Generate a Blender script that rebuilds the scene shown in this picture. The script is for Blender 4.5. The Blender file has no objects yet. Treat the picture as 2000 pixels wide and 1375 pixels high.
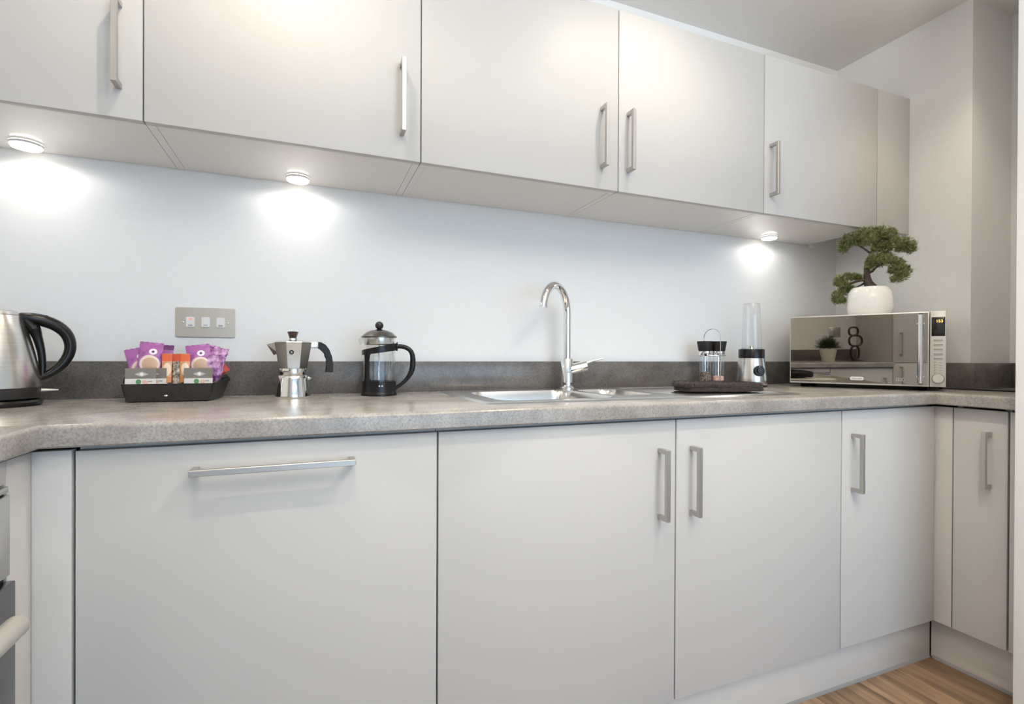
import bpy, bmesh, math, random
from mathutils import Vector, Matrix
random.seed(7)
S = bpy.context.scene
COL = S.collection
PI = math.pi

# ------------------------------------------------------------------ camera
cam_d = bpy.data.cameras.new('camera'); cam = bpy.data.objects.new('camera', cam_d); COL.objects.link(cam)
YAW, PIT, ROL, FPX, OX, OY = 0.3769, -0.0042, 0.0041, 976.2, -7.1, 14.0
_F = Vector((math.sin(YAW), math.cos(YAW), 0)); _R = Vector((math.cos(YAW), -math.sin(YAW), 0)); _U = Vector((0, 0, 1))
F2 = _F*math.cos(PIT) + _U*math.sin(PIT); U2 = _U*math.cos(PIT) - _F*math.sin(PIT)
R3 = _R*math.cos(ROL) + U2*math.sin(ROL); U3 = U2*math.cos(ROL) - _R*math.sin(ROL)
M = Matrix.Identity(4)
for i in range(3):
    M[i][0], M[i][1], M[i][2] = R3[i], U3[i], -F2[i]
M[0][3], M[1][3], M[2][3] = 0, -1.586, 1.0108
cam.matrix_world = M
cam_d.sensor_width = 36; cam_d.lens = FPX/2000*36; cam_d.shift_x = -OX/2000; cam_d.shift_y = OY/2000
cam_d.clip_start = 0.02
S.camera = cam

# ------------------------------------------------------------------ world, lights, exposure
W = bpy.data.worlds.new('world'); S.world = W; W.use_nodes = True
W.node_tree.nodes['Background'].inputs[0].default_value = (0.80, 0.90, 1.0, 1)
W.node_tree.nodes['Background'].inputs[1].default_value = 1.0
S.view_settings.view_transform = 'Standard'; S.view_settings.look = 'None'
S.view_settings.exposure = 0.0; S.view_settings.gamma = 1.0; S.view_settings.use_curve_mapping = False

def light(name, typ, loc, rot, energy, color, **kw):
    d = bpy.data.lights.new(name, typ); d.energy = energy; d.color = color
    for k, v in kw.items(): setattr(d, k, v)
    o = bpy.data.objects.new(name, d); o.location = loc; o.rotation_euler = rot; COL.objects.link(o)
    return o
# daylight through the glazed opening of the rear wall
light('window_daylight', 'AREA', (1.35, -4.93, 1.2), (PI/2, 0, 0), 58, (0.42, 0.70, 1.0), shape='RECTANGLE', size=2.9, size_y=2.0)
# recessed ceiling downlights (outside the frame); rows behind the front one are added fill
for x, y, e, c in ((-0.08, -0.66, 25, 2.2), (0.95, -0.66, 19, 2.2), (1.98, -0.70, 15, 1.7), (-0.02, -1.30, 10, 2.0), (0.95, -1.30, 42, 2.0), (0.4, -2.9, 26, 1.7), (2.4, -2.9, 26, 1.7), (0.4, -4.1, 26, 1.7), (2.4, -4.1, 26, 1.7)):
    light('ceiling_downlight_or_fill', 'SPOT', (x, y, 2.322), (0, 0, 0), e, (1.0, 0.87, 0.69), spot_size=c, spot_blend=1.0, shadow_soft_size=0.014)
# added fill light aimed upward, brightening ceiling and right wall by bounce
light('ceiling_bounce_fill', 'AREA', (0.60, -2.15, 1.60), (PI, 0, 0), 66, (1.0, 0.95, 0.87), shape='DISK', size=0.4)

# ------------------------------------------------------------------ materials
MAT = {}
def nodes_of(m): return m.node_tree.nodes, m.node_tree.links
def mat(name, col, rough=0.5, metal=0.0, **kw):
    m = bpy.data.materials.new(name); m.use_nodes = True
    b = m.node_tree.nodes['Principled BSDF']
    b.inputs['Base Color'].default_value = (*col, 1); b.inputs['Roughness'].default_value = rough; b.inputs['Metallic'].default_value = metal
    for k, v in kw.items():
        b.inputs[k].default_value = v if not isinstance(v, tuple) else (*v, 1)
    MAT[name] = m
    return m
def noise_col(m, c1, c2, scale, detail=4, lo=0.3, hi=0.7, stretch=None, bump=0.0, coord='Object', rough_var=None):
    N, L = nodes_of(m); b = N['Principled BSDF']
    tc = N.new('ShaderNodeTexCoord'); mp = N.new('ShaderNodeMapping'); nz = N.new('ShaderNodeTexNoise'); cr = N.new('ShaderNodeValToRGB')
    if stretch: mp.inputs['Scale'].default_value = stretch
    L.new(tc.outputs[coord], mp.inputs['Vector']); L.new(mp.outputs[0], nz.inputs['Vector'])
    nz.inputs['Scale'].default_value = scale; nz.inputs['Detail'].default_value = detail
    cr.color_ramp.elements[0].position = lo; cr.color_ramp.elements[1].position = hi
    cr.color_ramp.elements[0].color = (*c1, 1); cr.color_ramp.elements[1].color = (*c2, 1)
    L.new(nz.outputs[0], cr.inputs[0]); L.new(cr.outputs[0], b.inputs['Base Color'])
    if bump:
        bp = N.new('ShaderNodeBump'); bp.inputs['Strength'].default_value = bump; bp.inputs['Distance'].default_value = 0.001
        L.new(nz.outputs[0], bp.inputs['Height']); L.new(bp.outputs[0], b.inputs['Normal'])
    return nz, cr
def srgb(r, g, b):
    f = lambda c: (c/255/12.92) if c/255 <= 0.04045 else ((c/255+0.055)/1.055)**2.4
    return (f(r), f(g), f(b))

wallm = mat('wall_paint', (0.87, 0.87, 0.865), 0.65); noise_col(wallm, (0.862, 0.862, 0.858), (0.876, 0.876, 0.872), 60, bump=0.03, coord='Object')
ceilm = mat('ceiling_paint', (0.78, 0.77, 0.75), 0.8); noise_col(ceilm, (0.77, 0.76, 0.74), (0.79, 0.78, 0.76), 40)
jambm = mat('jamb_gloss', (0.85, 0.86, 0.86), 0.35)
doorm = mat('door_satin', (0.578, 0.566, 0.548), 0.48, **{'Specular IOR Level': 0.4})
carcm = mat('carcass', (0.80, 0.77, 0.735), 0.2)
plinthm = mat('plinth_satin', (0.70, 0.68, 0.65), 0.2)
darkm = mat('dark_gap', (0.02, 0.02, 0.02), 0.7)
nickel = mat('brushed_nickel', (0.55, 0.53, 0.50), 0.40, 1.0); noise_col(nickel, (0.50, 0.48, 0.455), (0.60, 0.58, 0.55), 90, stretch=(1, 1, 0.05))
steel = mat('brushed_steel', (0.70, 0.67, 0.62), 0.25, 1.0); noise_col(steel, (0.68, 0.655, 0.615), (0.75, 0.725, 0.69), 60, stretch=(0.08, 0.08, 6))
platem = mat('satin_nickel_plate', (0.60, 0.54, 0.46), 0.38, 0.75)
sealm = mat('plinth_seal', (0.30, 0.29, 0.28), 0.4)
sinkm = mat('sink_steel', (0.70, 0.68, 0.65), 0.24, 1.0); noise_col(sinkm, (0.64, 0.62, 0.59), (0.76, 0.74, 0.71), 80, stretch=(0.1, 3, 1))
chrome = mat('chrome', (0.86, 0.86, 0.86), 0.04, 1.0)
alu = mat('polished_aluminium', (0.84, 0.83, 0.81), 0.10, 1.0)
alu2 = mat('satin_aluminium', (0.76, 0.75, 0.72), 0.26, 1.0)
blackp = mat('black_plastic', (0.010, 0.009, 0.009), 0.28, **{'Specular IOR Level': 0.35})
blacks = mat('soft_black', (0.014, 0.012, 0.011), 0.5, **{'Specular IOR Level': 0.35})
greyp = mat('dark_grey_plastic', (0.030, 0.027, 0.025), 0.35, **{'Specular IOR Level': 0.4})
brownp = mat('brown_bakelite', (0.045, 0.025, 0.018), 0.25)
silverp = mat('silver_plastic', (0.62, 0.60, 0.56), 0.38, 0.35)
silverd = mat('silver_groove', (0.30, 0.29, 0.27), 0.4, 0.2)
whitep = mat('white_plastic', (0.82, 0.81, 0.79), 0.3)
lightgrey = mat('light_grey_print', (0.55, 0.55, 0.55), 0.5)
printm = mat('grey_print', (0.16, 0.16, 0.16), 0.5)
ceramic = mat('white_ceramic', (0.86, 0.85, 0.83), 0.12)
cream = mat('cream_ceramic', (0.74, 0.70, 0.60), 0.35)
ringm = mat('dark_brown_lacquer', (0.03, 0.017, 0.012), 0.2)
mirror = mat('tinted_mirror', (0.36, 0.33, 0.295), 0.015, 1.0)
ovenglass = mat('oven_glass', (0.015, 0.015, 0.017), 0.05)
screenm = mat('dark_display', (0.02, 0.014, 0.012), 0.1)
digit = mat('display_digits', (0.9, 0.5, 0.05), 0.4); digit.node_tree.nodes['Principled BSDF'].inputs['Emission Color'].default_value = (1, 0.55, 0.08, 1); digit.node_tree.nodes['Principled BSDF'].inputs['Emission Strength'].default_value = 2.5
redlamp = mat('red_neon', (0.9, 0.2, 0.12), 0.3); redlamp.node_tree.nodes['Principled BSDF'].inputs['Emission Color'].default_value = (1, 0.18, 0.10, 1); redlamp.node_tree.nodes['Principled BSDF'].inputs['Emission Strength'].default_value = 1.2
glow = mat('lamp_diffuser', (1, 1, 1), 0.4); glow.node_tree.nodes['Principled BSDF'].inputs['Emission Color'].default_value = (1, 0.95, 0.86, 1); glow.node_tree.nodes['Principled BSDF'].inputs['Emission Strength'].default_value = 7
cordm = mat('black_cord', (0.012, 0.011, 0.01), 0.45)
trunkm = mat('bark', (0.07, 0.045, 0.03), 0.85); noise_col(trunkm, (0.035, 0.024, 0.018), (0.13, 0.095, 0.07), 70, bump=0.8)
soil = mat('soil', (0.04, 0.03, 0.02), 0.95)
pepper = mat('peppercorns', (0.05, 0.03, 0.02), 0.7); noise_col(pepper, (0.015, 0.01, 0.008), (0.30, 0.20, 0.14), 260, lo=0.42, hi=0.6, bump=1.0)
salt = mat('pink_salt', (0.75, 0.45, 0.36), 0.6); noise_col(salt, (0.60, 0.30, 0.22), (0.85, 0.62, 0.52), 260, bump=1.0)
trayM = mat('tray_leatherette', (0.022, 0.018, 0.015), 0.42); noise_col(trayM, (0.016, 0.013, 0.011), (0.034, 0.028, 0.024), 300, bump=0.25)
towelm = mat('towel_terry', (0.045, 0.035, 0.035), 0.95)
noise_col(towelm, (0.011, 0.008, 0.009), (0.060, 0.045, 0.045), 230, detail=6, bump=1.0)
b = towelm.node_tree.nodes['Principled BSDF']; b.inputs['Sheen Weight'].default_value = 0.08; b.inputs['Sheen Roughness'].default_value = 0.5

def glass(name, col, alpha=0.0, rough=0.02):
    # thin clear wall: mostly transparent with a Fresnel gloss
    m = bpy.data.materials.new(name); m.use_nodes = True; N, L = nodes_of(m); N.clear()
    out = N.new('ShaderNodeOutputMaterial'); mx = N.new('ShaderNodeMixShader'); tr = N.new('ShaderNodeBsdfTransparent'); gl = N.new('ShaderNodeBsdfGlossy')
    lw = N.new('ShaderNodeLayerWeight'); lw.inputs[0].default_value = 0.25
    mth = N.new('ShaderNodeMath'); mth.operation = 'MULTIPLY_ADD'; mth.inputs[1].default_value = 0.55; mth.inputs[2].default_value = 0.04
    tr.inputs[0].default_value = (*col, 1); gl.inputs['Roughness'].default_value = rough; gl.inputs['Color'].default_value = (0.95, 0.95, 0.95, 1)
    L.new(lw.outputs['Facing'], mth.inputs[0]); L.new(mth.outputs[0], mx.inputs[0]); L.new(tr.outputs[0], mx.inputs[1]); L.new(gl.outputs[0], mx.inputs[2]); L.new(mx.outputs[0], out.inputs[0])
    MAT[name] = m; return m
glassm = glass('clear_glass', (0.95, 0.96, 0.96))
cupm = glass('clear_plastic', (0.95, 0.95, 0.95), rough=0.06)

# worktop laminate: mottled concrete-look
def concrete(name, dark, light_, speck):
    m = mat(name, dark, 0.2); N, L = nodes_of(m); b = N['Principled BSDF']
    tc = N.new('ShaderNodeTexCoord')
    n1 = N.new('ShaderNodeTexNoise'); n1.inputs['Scale'].default_value = 9; n1.inputs['Detail'].default_value = 8; n1.inputs['Roughness'].default_value = 0.65
    n2 = N.new('ShaderNodeTexNoise'); n2.inputs['Scale'].default_value = 240; n2.inputs['Detail'].default_value = 3
    L.new(tc.outputs['Object'], n1.inputs['Vector']); L.new(tc.outputs['Object'], n2.inputs['Vector'])
    c1 = N.new('ShaderNodeValToRGB'); c1.color_ramp.elements[0].position = 0.30; c1.color_ramp.elements[1].position = 0.72
    c1.color_ramp.elements[0].color = (*dark, 1); c1.color_ramp.elements[1].color = (*light_, 1)
    c2 = N.new('ShaderNodeValToRGB'); c2.color_ramp.elements[0].position = 0.34; c2.color_ramp.elements[1].position = 0.56
    c2.color_ramp.elements[0].color = (speck, speck, speck, 1); c2.color_ramp.elements[1].color = (1, 1, 1, 1)
    mx = N.new('ShaderNodeMixRGB'); mx.blend_type = 'MULTIPLY'; mx.inputs[0].default_value = 0.8
    L.new(n1.outputs[0], c1.inputs[0]); L.new(n2.outputs[0], c2.inputs[0]); L.new(c1.outputs[0], mx.inputs[1]); L.new(c2.outputs[0], mx.inputs[2]); L.new(mx.outputs[0], b.inputs['Base Color'])
    return m
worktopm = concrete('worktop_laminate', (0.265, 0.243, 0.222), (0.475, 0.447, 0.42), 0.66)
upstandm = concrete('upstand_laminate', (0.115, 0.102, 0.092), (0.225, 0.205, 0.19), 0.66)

# oak-look floor planks
plankm = mat('oak_plank', (0.2, 0.12, 0.07), 0.38)
N, L = nodes_of(plankm); b = N['Principled BSDF']
tc = N.new('ShaderNodeTexCoord'); oi = N.new('ShaderNodeObjectInfo'); add = N.new('ShaderNodeVectorMath'); add.operation = 'ADD'
sc = N.new('ShaderNodeVectorMath'); sc.operation = 'SCALE'; sc.inputs['Scale'].default_value = 40
cmb = N.new('ShaderNodeCombineXYZ'); L.new(oi.outputs['Random'], cmb.inputs[0]); L.new(oi.outputs['Random'], cmb.inputs[1]); L.new(cmb.outputs[0], sc.inputs[0])
L.new(tc.outputs['Object'], add.inputs[0]); L.new(sc.outputs[0], add.inputs[1])
mp = N.new('ShaderNodeMapping'); mp.inputs['Scale'].default_value = (22, 1.6, 1); L.new(add.outputs[0], mp.inputs['Vector'])
nz = N.new('ShaderNodeTexNoise'); nz.inputs['Scale'].default_value = 1.5; nz.inputs['Detail'].default_value = 9; nz.inputs['Roughness'].default_value = 0.62; nz.inputs['Distortion'].default_value = 0.6
L.new(mp.outputs[0], nz.inputs['Vector'])
cr = N.new('ShaderNodeValToRGB'); cr.color_ramp.elements[0].position = 0.32; cr.color_ramp.elements[1].position = 0.70
cr.color_ramp.elements[0].color = (0.15, 0.09, 0.05, 1); cr.color_ramp.elements[1].color = (0.42, 0.27, 0.16, 1)
L.new(nz.outputs[0], cr.inputs[0])
hs = N.new('ShaderNodeHueSaturation'); mr = N.new('ShaderNodeMapRange'); mr.inputs[3].default_value = 0.82; mr.inputs[4].default_value = 1.15
L.new(oi.outputs['Random'], mr.inputs[0]); L.new(mr.outputs[0], hs.inputs['Value']); L.new(cr.outputs[0], hs.inputs['Color']); L.new(hs.outputs[0], b.inputs['Base Color'])

# printed packets: flat print made of simple shapes over the object's own x / z
def printed(name, base, shapes, rough=0.35, metal=0.0, noise=None):
    """shapes: (kind, cx, cz, sx, sz, colour) in object coordinates"""
    m = mat(name, base, rough, metal); N, L = nodes_of(m); b = N['Principled BSDF']
    tc = N.new('ShaderNodeTexCoord'); sp = N.new('ShaderNodeSeparateXYZ'); L.new(tc.outputs['Object'], sp.inputs[0])
    def mth(op, a, bb=None):
        n = N.new('ShaderNodeMath'); n.operation = op
        for i, v in enumerate((a, bb)):
            if v is None: continue
            if isinstance(v, (int, float)): n.inputs[i].default_value = v
            else: L.new(v, n.inputs[i])
        return n.outputs[0]
    cur = N.new('ShaderNodeRGB'); cur.outputs[0].default_value = (*base, 1); cur = cur.outputs[0]
    if noise:
        nz = N.new('ShaderNodeTexNoise'); nz.inputs['Scale'].default_value = noise[0]; nz.inputs['Detail'].default_value = 3
        L.new(tc.outputs['Object'], nz.inputs['Vector'])
        cr = N.new('ShaderNodeValToRGB'); cr.color_ramp.elements[0].position = 0.38; cr.color_ramp.elements[1].position = 0.62
        cr.color_ramp.elements[0].color = (*base, 1); cr.color_ramp.elements[1].color = (*noise[1], 1)
        L.new(nz.outputs[0], cr.inputs[0]); cur = cr.outputs[0]
    for kind, cx, cz, sx, sz, col in shapes:
        dx = mth('DIVIDE', mth('SUBTRACT', sp.outputs[0], cx), sx); dz = mth('DIVIDE', mth('SUBTRACT', sp.outputs[2], cz), sz)
        if kind == 'ell': v = mth('ADD', mth('MULTIPLY', dx, dx), mth('MULTIPLY', dz, dz))
        elif kind == 'dia': v = mth('ADD', mth('ABSOLUTE', dx), mth('ABSOLUTE', dz))
        else: v = mth('MAXIMUM', mth('ABSOLUTE', dx), mth('ABSOLUTE', dz))
        msk = mth('LESS_THAN', v, 1.0)
        mx = N.new('ShaderNodeMixRGB'); L.new(msk, mx.inputs[0]); L.new(cur, mx.inputs[1]); mx.inputs[2].default_value = (*col, 1); cur = mx.outputs[0]
    L.new(cur, b.inputs['Base Color'])
    return m
PUR = srgb(190, 128, 188)
purplem = printed('purple_biscuit_wrapper', PUR, [('rect', 0, 0.064, 0.04, 0.010, srgb(168, 98, 165)), ('ell', 0.002, 0.026, 0.021, 0.021, srgb(238, 220, 205)), ('ell', 0.003, 0.025, 0.0165, 0.016, srgb(214, 178, 150)), ('ell', 0.006, 0.056, 0.0085, 0.0075, srgb(240, 232, 240)), ('ell', 0.006, 0.056, 0.003, 0.003, srgb(120, 60, 120)), ('rect', -0.002, 0.002, 0.016, 0.003, srgb(235, 225, 235))], 0.3, noise=(60, srgb(150, 82, 148)))
purpleback = printed('purple_wrapper_back', srgb(140, 75, 138), [('rect', -0.014, 0.034, 0.010, 0.024, srgb(226, 222, 226)), ('rect', -0.014, 0.034, 0.010, 0.001, srgb(150, 150, 150)), ('rect', -0.014, 0.042, 0.010, 0.001, srgb(150, 150, 150)), ('rect', -0.014, 0.026, 0.010, 0.001, srgb(150, 150, 150)), ('rect', 0, 0.071, 0.04, 0.006, srgb(110, 55, 108))], 0.3, noise=(50, srgb(170, 110, 165)))
purplefoil = printed('crumpled_purple_foil', srgb(128, 62, 125), [], 0.22, noise=(75, srgb(215, 170, 212)))
redm = mat('red_wrapper', srgb(205, 60, 35), 0.35)
stickm = printed('coffee_stick_print', srgb(222, 172, 130), [('rect', 0, 0.099, 0.02, 0.009, srgb(222, 104, 62)), ('ell', 0.001, 0.070, 0.008, 0.016, srgb(240, 214, 190)), ('rect', 0, 0.045, 0.02, 0.007, srgb(215, 140, 80)), ('rect', 0.001, 0.030, 0.009, 0.008, srgb(60, 42, 30)), ('rect', 0.001, 0.031, 0.002, 0.006, srgb(235, 225, 210)), ('rect', 0.001, 0.031, 0.007, 0.0015, srgb(235, 225, 210))], 0.35, noise=(90, srgb(205, 150, 105)))
stickdark = printed('dark_coffee_stick_print', srgb(70, 58, 48), [('rect', 0, 0.099, 0.02, 0.009, srgb(205, 84, 48))], 0.35, noise=(130, srgb(205, 190, 170)))
teaM = printed('tea_sachet_print', srgb(228, 224, 218), [('rect', 0, 0.062, 0.05, 0.0125, srgb(128, 122, 114)), ('dia', 0.002, 0.060, 0.014, 0.006, srgb(190, 186, 178)), ('ell', 0.002, 0.060, 0.0035, 0.0035, srgb(240, 238, 232)), ('ell', -0.004, 0.042, 0.0055, 0.006, srgb(96, 150, 104)), ('ell', 0.009, 0.041, 0.006, 0.005, srgb(226, 190, 170)), ('rect', 0.019, 0.043, 0.004, 0.0012, srgb(150, 140, 150))], 0.5)

def leafmat(name, c1, c2):
    m = mat(name, c1, 0.55); N, L = nodes_of(m); b = N['Principled BSDF']
    tc = N.new('ShaderNodeTexCoord'); nz = N.new('ShaderNodeTexNoise'); nz.inputs['Scale'].default_value = 95; nz.inputs['Detail'].default_value = 5
    L.new(tc.outputs['Object'], nz.inputs['Vector'])
    cr = N.new('ShaderNodeValToRGB'); cr.color_ramp.elements[0].position = 0.35; cr.color_ramp.elements[1].position = 0.65
    cr.color_ramp.elements[0].color = (*c1, 1); cr.color_ramp.elements[1].color = (*c2, 1)
    L.new(nz.outputs[0], cr.inputs[0]); L.new(cr.outputs[0], b.inputs['Base Color'])
    return m
needlem = leafmat('juniper_needles', (0.085, 0.115, 0.036), (0.40, 0.42, 0.18))
grassm = leafmat('fern_leaves', (0.02, 0.04, 0.012), (0.09, 0.14, 0.045))

# ------------------------------------------------------------------ mesh helpers
def box(bm, x0, x1, y0, y1, z0, z1, bev=0.0, seg=2):
    v = [bm.verts.new((x, y, z)) for x in (x0, x1) for y in (y0, y1) for z in (z0, z1)]
    fs = [bm.faces.new([v[i] for i in f]) for f in ((0, 1, 3, 2), (4, 6, 7, 5), (0, 4, 5, 1), (2, 3, 7, 6), (0, 2, 6, 4), (1, 5, 7, 3))]
    if bev > 0:
        es = list({e for f in fs for e in f.edges})
        bmesh.ops.bevel(bm, geom=es, offset=bev, segments=seg, affect='EDGES', profile=0.5)
def lathe(bm, prof, seg=40, c=(0, 0), sx=1.0, sy=1.0, caps=True, rot=0.0):
    rings = []
    for r, z in prof:
        rings.append([bm.verts.new((c[0]+sx*max(r, 1e-5)*math.cos(2*PI*i/seg+rot), c[1]+sy*max(r, 1e-5)*math.sin(2*PI*i/seg+rot), z)) for i in range(seg)])
    for a, bb in zip(rings, rings[1:]):
        for i in range(seg):
            j = (i+1) % seg
            bm.faces.new((a[i], a[j], bb[j], bb[i]))
    if caps:
        bm.faces.new(list(reversed(rings[0]))); bm.faces.new(rings[-1])
def smooth_path(pts, rs, k=5):
    P = [Vector(p) for p in pts]; out, ro = [], []
    for i in range(len(P)-1):
        p0, p1, p2, p3 = P[max(i-1, 0)], P[i], P[i+1], P[min(i+2, len(P)-1)]
        for j in range(k):
            t = j/k
            out.append(0.5*((2*p1)+(p2-p0)*t+(2*p0-5*p1+4*p2-p3)*t*t+(3*p1-p0-3*p2+p3)*t**3)); ro.append(rs[i]+(rs[i+1]-rs[i])*t)
    return out+[P[-1]], ro+[rs[-1]]
def tube(bm, pts, r, seg=14, caps=True, flat=None, closed=False, up=None):
    pts = [Vector(p) for p in pts]; n = len(pts)
    rs = r if isinstance(r, (list, tuple)) else [r]*n
    rings = []; prev = None
    for i, p in enumerate(pts):
        if closed: t = pts[(i+1) % n]-pts[i-1]
        else: t = (pts[min(i+1, n-1)]-pts[max(i-1, 0)])
        t.normalize()
        if prev is None:
            a = Vector(up) if up else (Vector((0, 0, 1)) if abs(t.z) < 0.9 else Vector((1, 0, 0)))
            nrm = (a-t*a.dot(t)).normalized()
        else:
            nrm = (prev-t*prev.dot(t)).normalized()
        prev = nrm; bi = t.cross(nrm)
        f1, f2 = flat if flat else (1, 1)
        rings.append([bm.verts.new(p+nrm*(math.cos(2*PI*k/seg)*rs[i]*f1)+bi*(math.sin(2*PI*k/seg)*rs[i]*f2)) for k in range(seg)])
    pairs = list(zip(rings, rings[1:]))
    if closed: pairs.append((rings[-1], rings[0]))
    for a, bb in pairs:
        for k in range(seg):
            j = (k+1) % seg; bm.faces.new((a[k], a[j], bb[j], bb[k]))
    if caps and not closed:
        bm.faces.new(list(reversed(rings[0]))); bm.faces.new(rings[-1])
def prism(bm, poly, axis, a, c):
    """extrude a 2D polygon along an axis; poly in the two other axes in xyz order"""
    def P(u, v, t):
        return (t, u, v) if axis == 0 else ((u, t, v) if axis == 1 else (u, v, t))
    A = [bm.verts.new(P(u, v, a)) for u, v in poly]; B = [bm.verts.new(P(u, v, c)) for u, v in poly]
    n = len(poly)
    bm.faces.new(A); bm.faces.new(list(reversed(B)))
    for i in range(n):
        j = (i+1) % n; bm.faces.new((A[i], B[i], B[j], A[j]))
def rrect(cx, cy, hx, hy, r, k=5):
    out = []
    for sx, sy, a0 in ((1, 1, 0), (-1, 1, PI/2), (-1, -1, PI), (1, -1, 1.5*PI)):
        for i in range(k+1):
            a = a0+PI/2*i/k
            out.append((cx+sx*(hx-r)+r*math.cos(a), cy+sy*(hy-r)+r*math.sin(a)))
    return out
def sphere(bm, c, r, sx=1, sy=1, sz=1, u=20, v=12):
    bmesh.ops.create_uvsphere(bm, u_segments=u, v_segments=v, radius=r, matrix=Matrix.Translation(c) @ Matrix.Diagonal((sx, sy, sz, 1)))
def obj(name, bm, m, parent=None, loc=None, smooth=35, rot=None):
    bmesh.ops.recalc_face_normals(bm, faces=bm.faces)
    me = bpy.data.meshes.new(name); bm.to_mesh(me); bm.free()
    me.materials.append(m)
    if smooth:
        me.polygons.foreach_set('use_smooth', [True]*len(me.polygons)); me.set_sharp_from_angle(angle=math.radians(smooth))
    o = bpy.data.objects.new(name, me); COL.objects.link(o)
    if parent: o.parent = parent
    if loc: o.location = loc
    if rot: o.rotation_euler = rot
    return o
def quick(name, m, parent, fn, smooth=35, **kw):
    bm = bmesh.new(); fn(bm); return obj(name, bm, m, parent, smooth=smooth, **kw)
def boxo(name, m, parent, *a, bev=0.0, **kw):
    return quick(name, m, parent, lambda bm: box(bm, *a, bev=bev), **kw)
def tag(o, label, cat, group=None, kind=None):
    o['label'] = label; o['category'] = cat
    if group: o['group'] = group
    if kind: o['kind'] = kind
    return o
def thing(name, label, cat, loc=(0, 0, 0), rotz=0.0, group=None):
    o = bpy.data.objects.new(name, None); COL.objects.link(o); o.location = loc; o.rotation_euler = (0, 0, rotz); o.empty_display_size = 0.05
    return tag(o, label, cat, group)
def struct(o, label=None):
    o['kind'] = 'structure'
    if label: o['label'] = label
    return o
def text(name, body, size, m, parent, loc, rot, depth=0.0003, align='CENTER'):
    cu = bpy.data.curves.new(name, 'FONT'); cu.body = body; cu.size = size; cu.extrude = depth; cu.align_x = align; cu.align_y = 'CENTER'
    t = bpy.data.objects.new(name+'_curve', cu); COL.objects.link(t)
    me = bpy.data.meshes.new_from_object(t.evaluated_get(bpy.context.evaluated_depsgraph_get()))
    bpy.data.objects.remove(t); me.name = name; me.materials.clear(); me.materials.append(m)
    o = bpy.data.objects.new(name, me); COL.objects.link(o); o.parent = parent; o.location = loc; o.rotation_euler = rot
    return o

# ------------------------------------------------------------------ key dimensions (metres)
WT, WB, WF = 0.901, 0.864, 0.595           # worktop top, underside, front
XL, XWL = -0.392, -0.96                    # inner edge of left worktop, left wall
WR, XR, XR2 = 1.877, 2.248, 2.506          # inner edge of right worktop, boxing face, right wall
YBOX = -0.506
YB, ZT, ZB = -0.576, 0.8555, 0.150         # base door face, top, bottom
BX = [-0.3557, 0.2443, 0.8528, 1.4609, 1.9088]
YU, ZU, ZUT = -0.301, 1.5126, 2.0604
UX = [-0.9325, -0.3343, 0.2639, 0.8632, 1.4564, 2.0494]
ZC = 2.331
YREAR = -5.0

# ------------------------------------------------------------------ room shell
struct(boxo('wall_back', wallm, None, XWL-0.1, XR2+0.1, 0, 0.1, 0, ZC), 'white painted back wall between the worktop and wall cabinets')
struct(boxo('wall_left', wallm, None, XWL-0.1, XWL, YREAR, 0, 0, ZC), 'white painted wall on the left')
struct(boxo('wall_right', wallm, None, XR2, XR2+0.1, -0.84, 0, 0, ZC), 'white painted wall at the right of the right-hand worktop')
struct(boxo('wall_right_boxing', wallm, None, XR, XR2, YBOX, 0, 0, ZC), 'boxed-in white corner beside the microwave')
struct(boxo('wall_right_return', jambm, None, 1.76, 4.2, -0.95, -0.838, 0, ZC, bev=0.004), 'bright white wall end at the right edge')
struct(boxo('wall_right_lounge', wallm, None, 4.1, 4.2, YREAR, -0.95, 0, ZC), 'white wall of the adjoining room')
bm = bmesh.new()
for a in ((XWL-0.1, -0.1, 0, ZC), (2.8, 4.2, 0, ZC), (-0.1, 2.8, 0, 0.2), (-0.1, 2.8, 2.2, ZC)):
    box(bm, a[0], a[1], YREAR-0.1, YREAR, a[2], a[3])
struct(obj('wall_rear', bm, wallm), 'rear wall with a glazed opening')
wf = struct(boxo('window_1', whitep, None, -0.1, 2.8, YREAR-0.08, YREAR-0.03, 0.2, 0.25), 'white window frame')
for a in ((-0.1, -0.05, 0.25, 2.2), (2.75, 2.8, 0.25, 2.2), (1.32, 1.38, 0.25, 2.2), (-0.05, 2.75, 2.15, 2.2)):
    boxo('window_bar', whitep, wf, a[0], a[1], YREAR-0.08, YREAR-0.03, a[2], a[3])
struct(boxo('ceiling', ceilm, None, XWL-0.1, 4.2, YREAR-0.1, 0.1, ZC, ZC+0.1), 'plain ceiling')
fl = struct(boxo('floor', darkm, None, XWL-0.1, 4.2, YREAR-0.1, 0.1, -0.1, -0.004), 'oak-look plank floor')
PW, PLN = 0.19, 1.28
pm = bmesh.new(); box(pm, -PW/2+0.0007, PW/2-0.0007, -PLN/2+0.0007, PLN/2-0.0007, -0.006, 0.0, bev=0.0008, seg=1)
pmesh = bpy.data.meshes.new('plank'); pm.to_mesh(pmesh); pm.free(); pmesh.materials.append(plankm)
col = 0; x = -0.40
while x < 4.1:
    y = -0.35 - (col*0.47 % PLN) + PLN/2
    while y > YREAR - 0.2:
        if y - PLN/2 < -0.4:
            o = bpy.data.objects.new('plank', pmesh); COL.objects.link(o); o.parent = fl; o.location = (x, y, 0)
        y -= PLN
    x += PW; col += 1

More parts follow.
